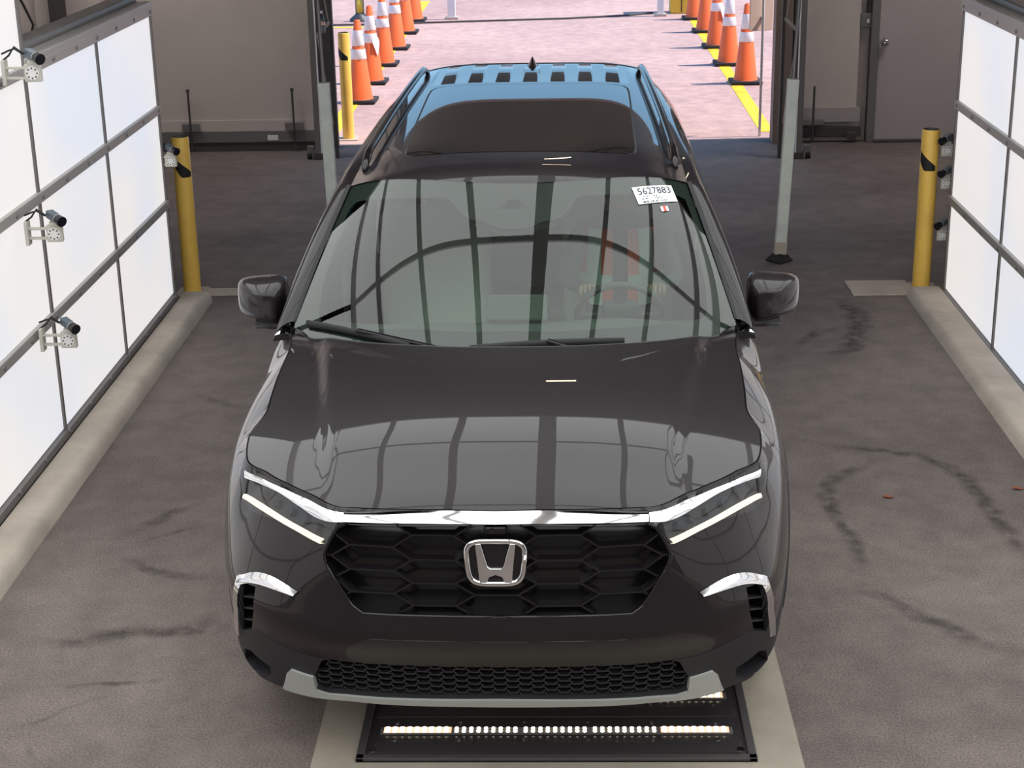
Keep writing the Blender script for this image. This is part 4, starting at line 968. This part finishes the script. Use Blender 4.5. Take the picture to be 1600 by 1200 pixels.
# side windows: loft from the cant rail down to the belt line
bel = W(np.stack([np.linspace(s_at(1.52), s_at(4.82), 60), np.full(60, TT)], 1)); bel = bel-[.006, 0, 0]
i1, i2, i3 = 26, 39, 52
for a, b, m in ((0, i1, 'glass_side'), (i1+1, i2, 'glass_dark'), (i2+1, i3, 'glass_dark')): strip('side_window', out_[a:b+1], bel[a:b+1], m, .008, 6)
for a in (i1, i2): strip('door_pillar', out_[a-1:a+3], bel[a-1:a+3], 'gloss_black', .012, 6)
strip('rear_pillar', out_[i3:], bel[i3:], 'paint', .012, 6)
strip('belt_moulding', bel+[.012, 0, -.004], bel+[-.006, 0, .014], 'gloss_black', .004, 4)
# tail glass and spoiler
tl = W(np.stack([np.linspace(s_at(4.82), SMAX, 20), np.full(20, TT)], 1)); tt_ = np.array([[.705*(1-i/19), 4.80+.02*i/19, 1.525+.125*math.sin(i/19*PI/2)] for i in range(20)])
strip('tail_window', tt_, tl, 'glass_dark', .0, 6)
sp = [(x, 4.74-.04*(x/.6)**2) for x in np.linspace(0, .60, 12)]+[(.56, 4.88), (.3, 4.92), (0, 4.93)]
patch('tail_spoiler', lambda Q: np.stack([Q[:, 0], Q[:, 1], roof_z(Q[:, 0], np.minimum(Q[:, 1], 4.78))-.10*(np.maximum(Q[:, 1]-4.74, 0))**1.0*1.2+.004], -1), sp, 'paint', car, step=.04, mirror=True, skirt=.03)
# roof rails, aerial
for s in (-1, 1):
    pts = []
    for t in np.linspace(0, 1, 30):
        y = 2.42+t*2.22; x = .672-.083*t**1.4; h = .040*min(1, math.sin(min(t, 1-t)*PI*1.0)*4.5) if 0 < t < 1 else 0
        pts.append((s*x, y, float(roof_z(x, y))+.006+h*.85))
    MB().tube(pts, [.010 if i in (0, 29) else .019 for i in range(30)], 10, rz=.016).build('roof_rail', 'gloss_black', car, True)
    MB().add([(s*.63, 2.42, float(roof_z(.63, 2.42))+.002), (s*.66, 2.42, float(roof_z(.66, 2.42))+.002), (s*.655, 4.66, float(roof_z(.63, 4.6))), (s*.55, 4.66, float(roof_z(.55, 4.6))+.001)], [(0, 1, 2, 3)])
fz = float(roof_z(0, 4.42))
fn = MB(); K = 12; vs = []
for i in range(K+1):
    t = i/K; y = 4.40+.17*t; h = .085*(t**1.3) if t < .82 else .085*(.82**1.3)*(1-(t-.82)/.18*.75); wd = .046*(1-.35*t)
    for j in range(9):
        a = PI*j/8; xx = math.cos(a)*wd*(1-.72*math.sin(a)**.7); vs.append((xx, y, float(roof_z(0, y))+.002+math.sin(a)*max(h, .006)))
fn.add(vs, [(i*9+j, i*9+j+1, (i+1)*9+j+1, (i+1)*9+j) for i in range(K) for j in range(8)]+[tuple(range(9))[::-1], tuple(range(K*9, K*9+9))]).build('aerial_fin', 'paint', car, True)
# wipers
def wiper(p0, p1, arm0):
    a, b = [wind(np.array([pg(*p)]))[0] for p in (p0, p1)]; nrm = np.array([0, -.58, .81]); pts = [tuple(a+(b-a)*t+nrm*(.016+.012*4*t*(1-t))) for t in np.linspace(0, 1, 9)]
    bl = MB().tube(pts, .010, 8, rz=.014).build('wiper_blade', 'rubber', car, True)
    c = wind(np.array([pg(*arm0)]))[0]; m_ = Vector(pts[4])
    MB().bar(Vector(c+nrm*.02), m_+Vector((0, -.005, .012)), .022, .012, ch=.003).build('wiper_arm', 'gloss_black', bl)
wiper((478, 514), (640, 545), (700, 552)); wiper((735, 549), (975, 537), (905, 552))
cow = [(x, 1.20+(ye-1.20)*math.cos(math.acos(min(1, x/xe)))**2.4-.0) for x in np.linspace(0, .84, 24)]
strip('cowl_strip', np.array([[x, y+.004, float(hood_z(x, min(y, 1.6)))-.004] for x, y in cow]), np.array([[x, y+.03, float(hood_z(x, min(y, 1.6)))-.006] for x, y in cow]), 'plastic_grey', .002, 3)
# door mirrors
def mirror(s):
    r = empty('door_mirror', (0, 0, 0)); r.parent = car
    def shell(y0, y1, sc0, sc1, k=18, n=40):
        vs = []
        for i in range(k+1):
            t = i/k; y = y0+(y1-y0)*t; sc = 1-(1-t)**2.6*.42 if True else 1
            for j in range(n):
                a = 2*PI*j/n; cc, ss = math.cos(a), math.sin(a); e = 2/4.5; X = math.copysign(abs(cc)**e, cc); Z = math.copysign(abs(ss)**e, ss)
                wx = .108*(1-(1-t)**2.4*.50); wz = .092*(1-(1-t)**2.4*.46)
                x = 1.040+X*wx+(.018*(1-t)*(-1)); z = 1.203+Z*wz*(1-.10*X)+.014*X*(Z < 0)+.0
                y2 = y+.035*(max(0, X)**2)*(1-t)
                vs.append((s*x, y2, z))
        fs = [(i*n+j, i*n+(j+1) % n, (i+1)*n+(j+1) % n, (i+1)*n+j) for i in range(k) for j in range(n)]+[tuple(range(n))[::-1]]
        if s < 0: fs = [f[::-1] for f in fs]
        return vs, fs
    vs, fs = shell(1.735, 1.90, 0, 0); bm_ = MB().add(vs, fs); o = bm_.build('mirror_cap', 'paint', r, True)
    sub = o.modifiers.new('sub', 'SUBSURF'); sub.levels = 1; sub.render_levels = 1
    MB().add([(s*(1.04+.100*math.copysign(abs(math.cos(a))**.45, math.cos(a))), 1.893, 1.203+.084*math.copysign(abs(math.sin(a))**.45, math.sin(a))) for a in [2*PI*i/36 for i in range(36)]], [tuple(range(36))]).build('mirror_glass', 'chrome', r)
    MB().tube([(s*1.06, 1.80, 1.122), (s*1.0, 1.80, 1.115), (s*.95, 1.79, 1.118), (s*.90, 1.76, 1.125)], [.020, .028, .030, .034], 10, rz=.020).build('mirror_foot', 'plastic', r, True)
    MB().bar((s*.975, 1.79, 1.112), (s*1.06, 1.79, 1.110), .03, .016, ch=.005).build('lower_trim', 'plastic_grey', r)
    MB().add([(s*.955, 1.60, 1.128), (s*.925, 1.86, 1.155), (s*.882, 1.90, 1.30), (s*.935, 1.64, 1.16)], [(0, 1, 2, 3)]).build('sail_panel', 'gloss_black', r)
mirror(1); mirror(-1)
# door handles
for s in (-1, 1):
    for y in (2.42, 3.38): MB().bar((s*.990, y, .945), (s*.992, y+.18, .95), .022, .03, ch=.009).build('door_handle', 'paint', car)
# wheels
def wheel(x, y, s):
    r = empty('wheel', (x, y, .435)); r.parent = car
    tyr = [(.255, -.105), (.29, -.112), (.335, -.110), (.353, -.095), (.36, -.065), (.36, .065), (.353, .095), (.335, .110), (.29, .112), (.255, .105)]
    o = MB().lathe(tyr, n=48).build('tyre', 'rubber', r, ang=35); o.rotation_euler = (0, PI/2, 0)
    rim = MB().lathe([(.255, -.11), (.252, .10), (.25, .095), (.245, .05), (.20, .0), (.0, -.01)], n=40)
    o = rim.build('rim_barrel', 'gloss_black', r, ang=35); o.rotation_euler = (0, PI/2, 0); o.scale = (1, 1, s)
    spk = MB()
    for k in range(10):
        a = 2*PI*k/10; spk.bar((s*.10, .04*math.cos(a), .04*math.sin(a)), (s*.105, .255*math.cos(a), .255*math.sin(a)), .03, .028, up=(1, 0, 0), ch=.004)
    spk.cyl((s*.07, 0, 0), (s*.115, 0, 0), .05, n=20); spk.build('spokes', 'rim', r)
for y in (AXF, AXR):
    for s in (-1, 1): wheel(s*.833, y, s)
# hidden structure: underbody, wheel liners, cabin tub
MB().box((0, 2.6, .36), (1.36, 4.4, .14), ch=.02).build('underbody', 'plastic', car)
MB().box((0, 1.0, .70), (1.2, 1.0, .5), ch=.02).build('engine_cover', 'plastic', car)
for y in (AXF, AXR):
    for s in (-1, 1):                                                        # arched liner over the tyre
        aa_ = [math.radians(5+170*i/20) for i in range(21)]; vs = [(s*x, y+.42*math.cos(a_), .435+.42*math.sin(a_)) for a_ in aa_ for x in (.64, .93)]+[(s*.64, y+.42*math.cos(a_), .435) for a_ in aa_]
        MB().add(vs, [(2*i, 2*i+1, 2*i+3, 2*i+2) for i in range(20)]+[(2*i, 2*i+2, 42+i+1, 42+i) for i in range(20)]).build('wheel_liner', 'rubber', car, ang=50)
MB().box((0, 3.2, .47), (1.72, 3.3, .06)).build('cabin_floor', 'interior_dark', car)
# dashboard: sweeps back from under the glass
dsh = [(1.36, 1.085), (1.60, 1.085), (1.85, 1.075), (2.0, 1.055), (2.06, 1.02), (2.08, .95), (2.05, .80), (2.02, .6)]
vs = []; 
for x in np.linspace(-.86, .86, 25):
    for y, z in dsh: vs.append((x, y+.22*(abs(x)/.86)**2.2*(1 if y < 1.9 else .15), z-.02*(x/.86)**2+(.02*math.exp(-((x-.42)/.2)**2) if 1.8 < y < 2.07 else 0)))
m_ = len(dsh); MB().add(vs, [(i*m_+j, (i+1)*m_+j, (i+1)*m_+j+1, i*m_+j+1) for i in range(24) for j in range(m_-1)]).build('dashboard', 'interior_dark', car, True)
MB().box((0, 1.98, 1.125), (.25, .025, .11), Matrix.Rotation(-.25, 3, 'X'), ch=.01).build('centre_screen', 'interior_dark', car)
for x in (-.10, .10): MB().box((x, 2.065, .995), (.15, .02, .05), ch=.008).build('air_vent', 'interior_dark', car)
# seats
def seat(x, y, wd):
    r = empty('seat', (x, y, 0)); r.parent = car
    MB().box((0, .0, .66), (wd, .52, .18), ch=.06).build('cushion', 'seat_grey', r, True)
    MB().box((0, .33, 1.02), (wd, .16, .64), Matrix.Rotation(-.30, 3, 'X'), ch=.06).build('backrest', 'seat_grey', r, True)
    n_ = 1 if wd < .8 else 3
    for k in range(n_):
        xx = (k-(n_-1)/2)*.5
        h = MB().box((xx, .46, 1.42), (.26, .10, .17), Matrix.Rotation(-.2, 3, 'X'), ch=.04).build('headrest', 'seat_grey', r, True)
        MB().cyl((xx-.06, .43, 1.27), (xx-.06, .455, 1.38), .007, n=8).cyl((xx+.06, .43, 1.27), (xx+.06, .455, 1.38), .007, n=8).build('headrest_posts', 'chrome', h)
seat(-.42, 2.62, .52); seat(.44, 2.62, .52); seat(0, 3.45, 1.36)
MB().box((0, 2.45, .72), (.24, .8, .35), ch=.04).build('centre_console', 'interior_dark', car, True)
# steering wheel
sw = empty('steering_wheel', (.43, 2.20, 1.02)); sw.parent = car; sw.rotation_euler = (math.radians(-62), 0, 0)
MB().tube([(.185*math.cos(a), .185*math.sin(a), 0) for a in [2*PI*i/36 for i in range(37)]], .015, 10).build('wheel_rim', 'interior_dark', sw, True)
MB().box((0, -.02, 0), (.16, .13, .05), ch=.03).build('wheel_hub', 'interior_dark', sw, True)
for a in (0, PI, -PI/2): MB().bar((.06*math.cos(a), .06*math.sin(a), 0), (.18*math.cos(a), .18*math.sin(a), 0), .035, .02, ch=.006).build('wheel_spoke', 'interior_dark', sw)
MB().cyl((.43, 2.22, 1.0), (.43, 1.95, .93), .03).build('steering_column', 'interior_dark', car)
# ---- sticker and tag inside the glass
cq = [np.array(pg(*p)) for p in ((986.5, 294), (1048, 290.5), (1058.5, 315.5), (998, 320.5))]
def bil(u, v, off): q = (cq[0]*(1-u)+cq[1]*u)*(1-v)+(cq[3]*(1-u)+cq[2]*u)*v; P0, N0 = fnormals(wind, q[None], False); return tuple(P0[0]+N0[0]*off)
NX = 8; vs = [bil(i/NX, j/4, .003) for j in range(5) for i in range(NX+1)]
stk = MB().add(vs, [(j*(NX+1)+i, (j+1)*(NX+1)+i, (j+1)*(NX+1)+i+1, j*(NX+1)+i+1) for j in range(4) for i in range(NX)]).build('windscreen_sticker', 'paper', car)
def text_mesh(body):
    cu = bpy.data.curves.new('txt', 'FONT'); cu.body = body; cu.size = 1; cu.resolution_u = 3; o = bpy.data.objects.new('txt', cu); COL.objects.link(o)
    dg = bpy.context.evaluated_depsgraph_get(); me = bpy.data.meshes.new_from_object(o.evaluated_get(dg)); V = np.array([v.co[:] for v in me.vertices]); Fc = [tuple(p.vertices) for p in me.polygons]
    bpy.data.objects.remove(o); bpy.data.curves.remove(cu); bpy.data.meshes.remove(me); return V, Fc
V, Fc = text_mesh('5627883'); lo, hi = V.min(0), V.max(0)
MB().add([bil(.10+.82*(p[0]-lo[0])/(hi[0]-lo[0]), .48-.38*(p[1]-lo[1])/(hi[1]-lo[1]), .0045) for p in V], Fc).build('printed_number', 'ink', stk)
rr_ = random.Random(5); sm = MB()
def tick(u0, u1, v0, v1): sm.add([bil(u0, v0, .0044), bil(u1, v0, .0044), bil(u1, v1, .0044), bil(u0, v1, .0044)], [(0, 3, 2, 1)])
for row, (u0, u1, v0, h, dn) in enumerate(((.08, .38, .57, .035, .5), (.08, .28, .70, .06, .55), (.45, .72, .56, .12, .7), (.46, .70, .72, .05, .6), (.08, .42, .86, .10, .75), (.46, .74, .85, .10, .7), (.84, .92, .62, .03, .5))):
    u = u0
    while u < u1:
        d = rr_.uniform(.006, .018)
        if rr_.random() < dn: tick(u, min(u+d, u1), v0, v0+h)
        u += d+.006
o = sm.build('small_print', 'ink', stk); o['kind'] = 'stuff'
tq = [np.array(pg(*p)) for p in ((1031, 323.5), (1042.5, 322.5), (1045, 330), (1033.5, 331))]
def tb(u, v, off): q = (tq[0]*(1-u)+tq[1]*u)*(1-v)+(tq[3]*(1-u)+tq[2]*u)*v; P0, N0 = fnormals(wind, q[None], False); return tuple(P0[0]+N0[0]*off)
tgm = MB().add([tb(0, 0, .003), tb(1, 0, .003), tb(1, 1, .003), tb(0, 1, .003)], [(0, 3, 2, 1)]).build('inspection_tag', 'paper', car)
MB().add([tb(.34, -.05, .0042), tb(.68, -.05, .0042), tb(.68, 1.05, .0042), tb(.34, 1.05, .0042)], [(0, 3, 2, 1)]).build('red_band', 'red_tag', tgm)

# ================================================================== THE DRIVER
def c2w(p): return Vector(MC.T@np.array(p)+np.array([CARX, 0, CARZ]))
def skin(name, J, E, rad, m, parent=None, sub=2):
    me = bpy.data.meshes.new(name); keys = list(J); me.from_pydata([J[k] for k in keys], [(keys.index(a), keys.index(b)) for a, b in E], [])
    o = link(name, me, m, parent); md = o.modifiers.new('skin', 'SKIN'); md.use_smooth_shade = True
    for i, k in enumerate(keys): v = me.skin_vertices[0].data[i]; rr = rad[k]; v.radius = rr if isinstance(rr, tuple) else (rr, rr); v.use_root = (i == 0)
    s = o.modifiers.new('sub', 'SUBSURF'); s.levels = sub; s.render_levels = sub
    return o
per = tag(empty('person', c2w((.44, 2.62, .755)), CARYAW), 'driver in an orange safety vest sitting behind the steering wheel', 'person')
J = dict(pelvis=(0, .06, .09), waist=(0, .12, .24), chest=(0, .17, .40), upper=(0, .18, .50), neck=(0, .165, .58))
Rr = dict(pelvis=(.16, .12), waist=(.145, .105), chest=(.165, .115), upper=(.13, .09), neck=(.055, .055))
Ee = [('pelvis', 'waist'), ('waist', 'chest'), ('chest', 'upper'), ('upper', 'neck')]
for s, n_ in ((-1, 'l'), (1, 'r')):
    J.update({'sh'+n_: (s*.175, .165, .485), 'el'+n_: (s*.25, -.06, .33), 'wr'+n_: (s*.165, -.28, .35), 'pa'+n_: (s*.15, -.345, .372), 'hip'+n_: (s*.09, -.02, .07), 'kn'+n_: (s*.13, -.42, .12), 'an'+n_: (s*.12, -.62, -.20), 'to'+n_: (s*.12, -.76, -.22)})
    Rr.update({'sh'+n_: .065, 'el'+n_: .042, 'wr'+n_: .028, 'pa'+n_: (.036, .018), 'hip'+n_: .10, 'kn'+n_: .065, 'an'+n_: .045, 'to'+n_: .035})
    Ee += [('upper', 'sh'+n_), ('sh'+n_, 'el'+n_), ('el'+n_, 'wr'+n_), ('wr'+n_, 'pa'+n_), ('pelvis', 'hip'+n_), ('hip'+n_, 'kn'+n_), ('kn'+n_, 'an'+n_), ('an'+n_, 'to'+n_)]
body = skin('body', J, Ee, Rr, 'shirt', per)
for s in (-1, 1):
    Jf = {'root': (s*.152, -.335, .37)}; Rf_ = {'root': (.03, .016)}; Ef = []
    for i, (dx, ln) in enumerate(((-.030, .9), (-.010, 1.0), (.010, .95), (.028, .78))):
        b0 = (s*.150+dx*s, -.375, .385); b1 = (s*.150+dx*s, -.402, .378-.012*ln); b2 = (s*.150+dx*s, -.395, .345)
        for k, (p, r_) in enumerate(((b0, .0095), (b1, .0085), (b2, .0075))): Jf['f%d%d' % (i, k)] = p; Rf_['f%d%d' % (i, k)] = r_
        Ef += [('root', 'f%d0' % i), ('f%d0' % i, 'f%d1' % i), ('f%d1' % i, 'f%d2' % i)]
    Jf.update(t0=(s*.118, -.345, .372), t1=(s*.105, -.372, .384)); Rf_.update(t0=.011, t1=.009); Ef += [('root', 't0'), ('t0', 't1')]
    skin('hand', Jf, Ef, Rf_, 'skin', per, 1)
hd = MB(); K, n_ = 16, 24; vs = []
for i in range(K+1):
    t = i/K; ph = PI*t; z = -.118*math.cos(ph); r_ = math.sin(ph)**.8
    for j in range(n_):
        a = 2*PI*j/n_; x = .074*r_*math.cos(a)*(.78+.22*min(1, (z+.118)/.12)); y = .092*r_*math.sin(a)
        if math.sin(a) < -.9 and -.035 < z < .015: y -= .020*(1-abs(z+.012)/.026 if abs(z+.012) < .026 else 0)
        vs.append((x, y, z))
head = hd.add(vs, [(i*n_+j, i*n_+(j+1) % n_, (i+1)*n_+(j+1) % n_, (i+1)*n_+j) for i in range(K) for j in range(n_)]).build('head', 'skin', per, True); head.location = (0, .13, .695)
MB().lathe([(0, .126), (.05, .118), (.078, .08), (.084, .03), (.08, -.02), (.07, -.03)], n=24).build('hair', 'hair', head, True).scale = (1, 1.14, 1)
for s in (-1, 1):
    MB().lathe([(0, .011), (.008, .008), (.011, 0), (.008, -.008), (0, -.011)], n=12).build('eye', 'white_paint', head, True).location = (s*.030, -.076, .004)
    MB().lathe([(0, .03), (.012, .02), (.015, 0), (.010, -.022), (0, -.03)], n=12).build('ear', 'skin', head, True).location = (s*.076, .005, -.008)
MB().tube([(-.024, -.079, -.058), (0, -.086, -.056), (.024, -.079, -.058)], .006, 8).build('mouth', 'red_tag', head, True)
# vest: two front panels over the chest, reflective bands
def vest_pt(u, v, off):                                                       # u: angle about the torso, v: height 0..1
    z = .20+.33*v; t = (z-.09)/.41; cy = .06+.12*min(1, t); w_ = .185-.03*abs(v-.55); d_ = .135-.02*v
    return (math.sin(u)*(w_+off), cy-math.cos(u)*(d_+off), z)
def vest_part(name, u0, u1, v0, v1, m, off):
    vs = [vest_pt(u0+(u1-u0)*i/8, v0+(v1-v0)*j/8, off) for j in range(9) for i in range(9)]
    return MB().add(vs, [(j*9+i, j*9+i+1, (j+1)*9+i+1, (j+1)*9+i) for j in range(8) for i in range(8)]).build(name, m, per, True)
for s in (-1, 1):
    vest_part('vest_front', s*.18, s*1.45, 0, 1, 'vest', .012); vest_part('reflective_band', s*.45, s*.85, 0, 1, 'reflective', .016); vest_part('reflective_band', s*.18, s*1.45, .22, .40, 'reflective', .017)
vest_part('vest_back', 1.45, 2*PI-1.45, 0, 1, 'vest', .012)
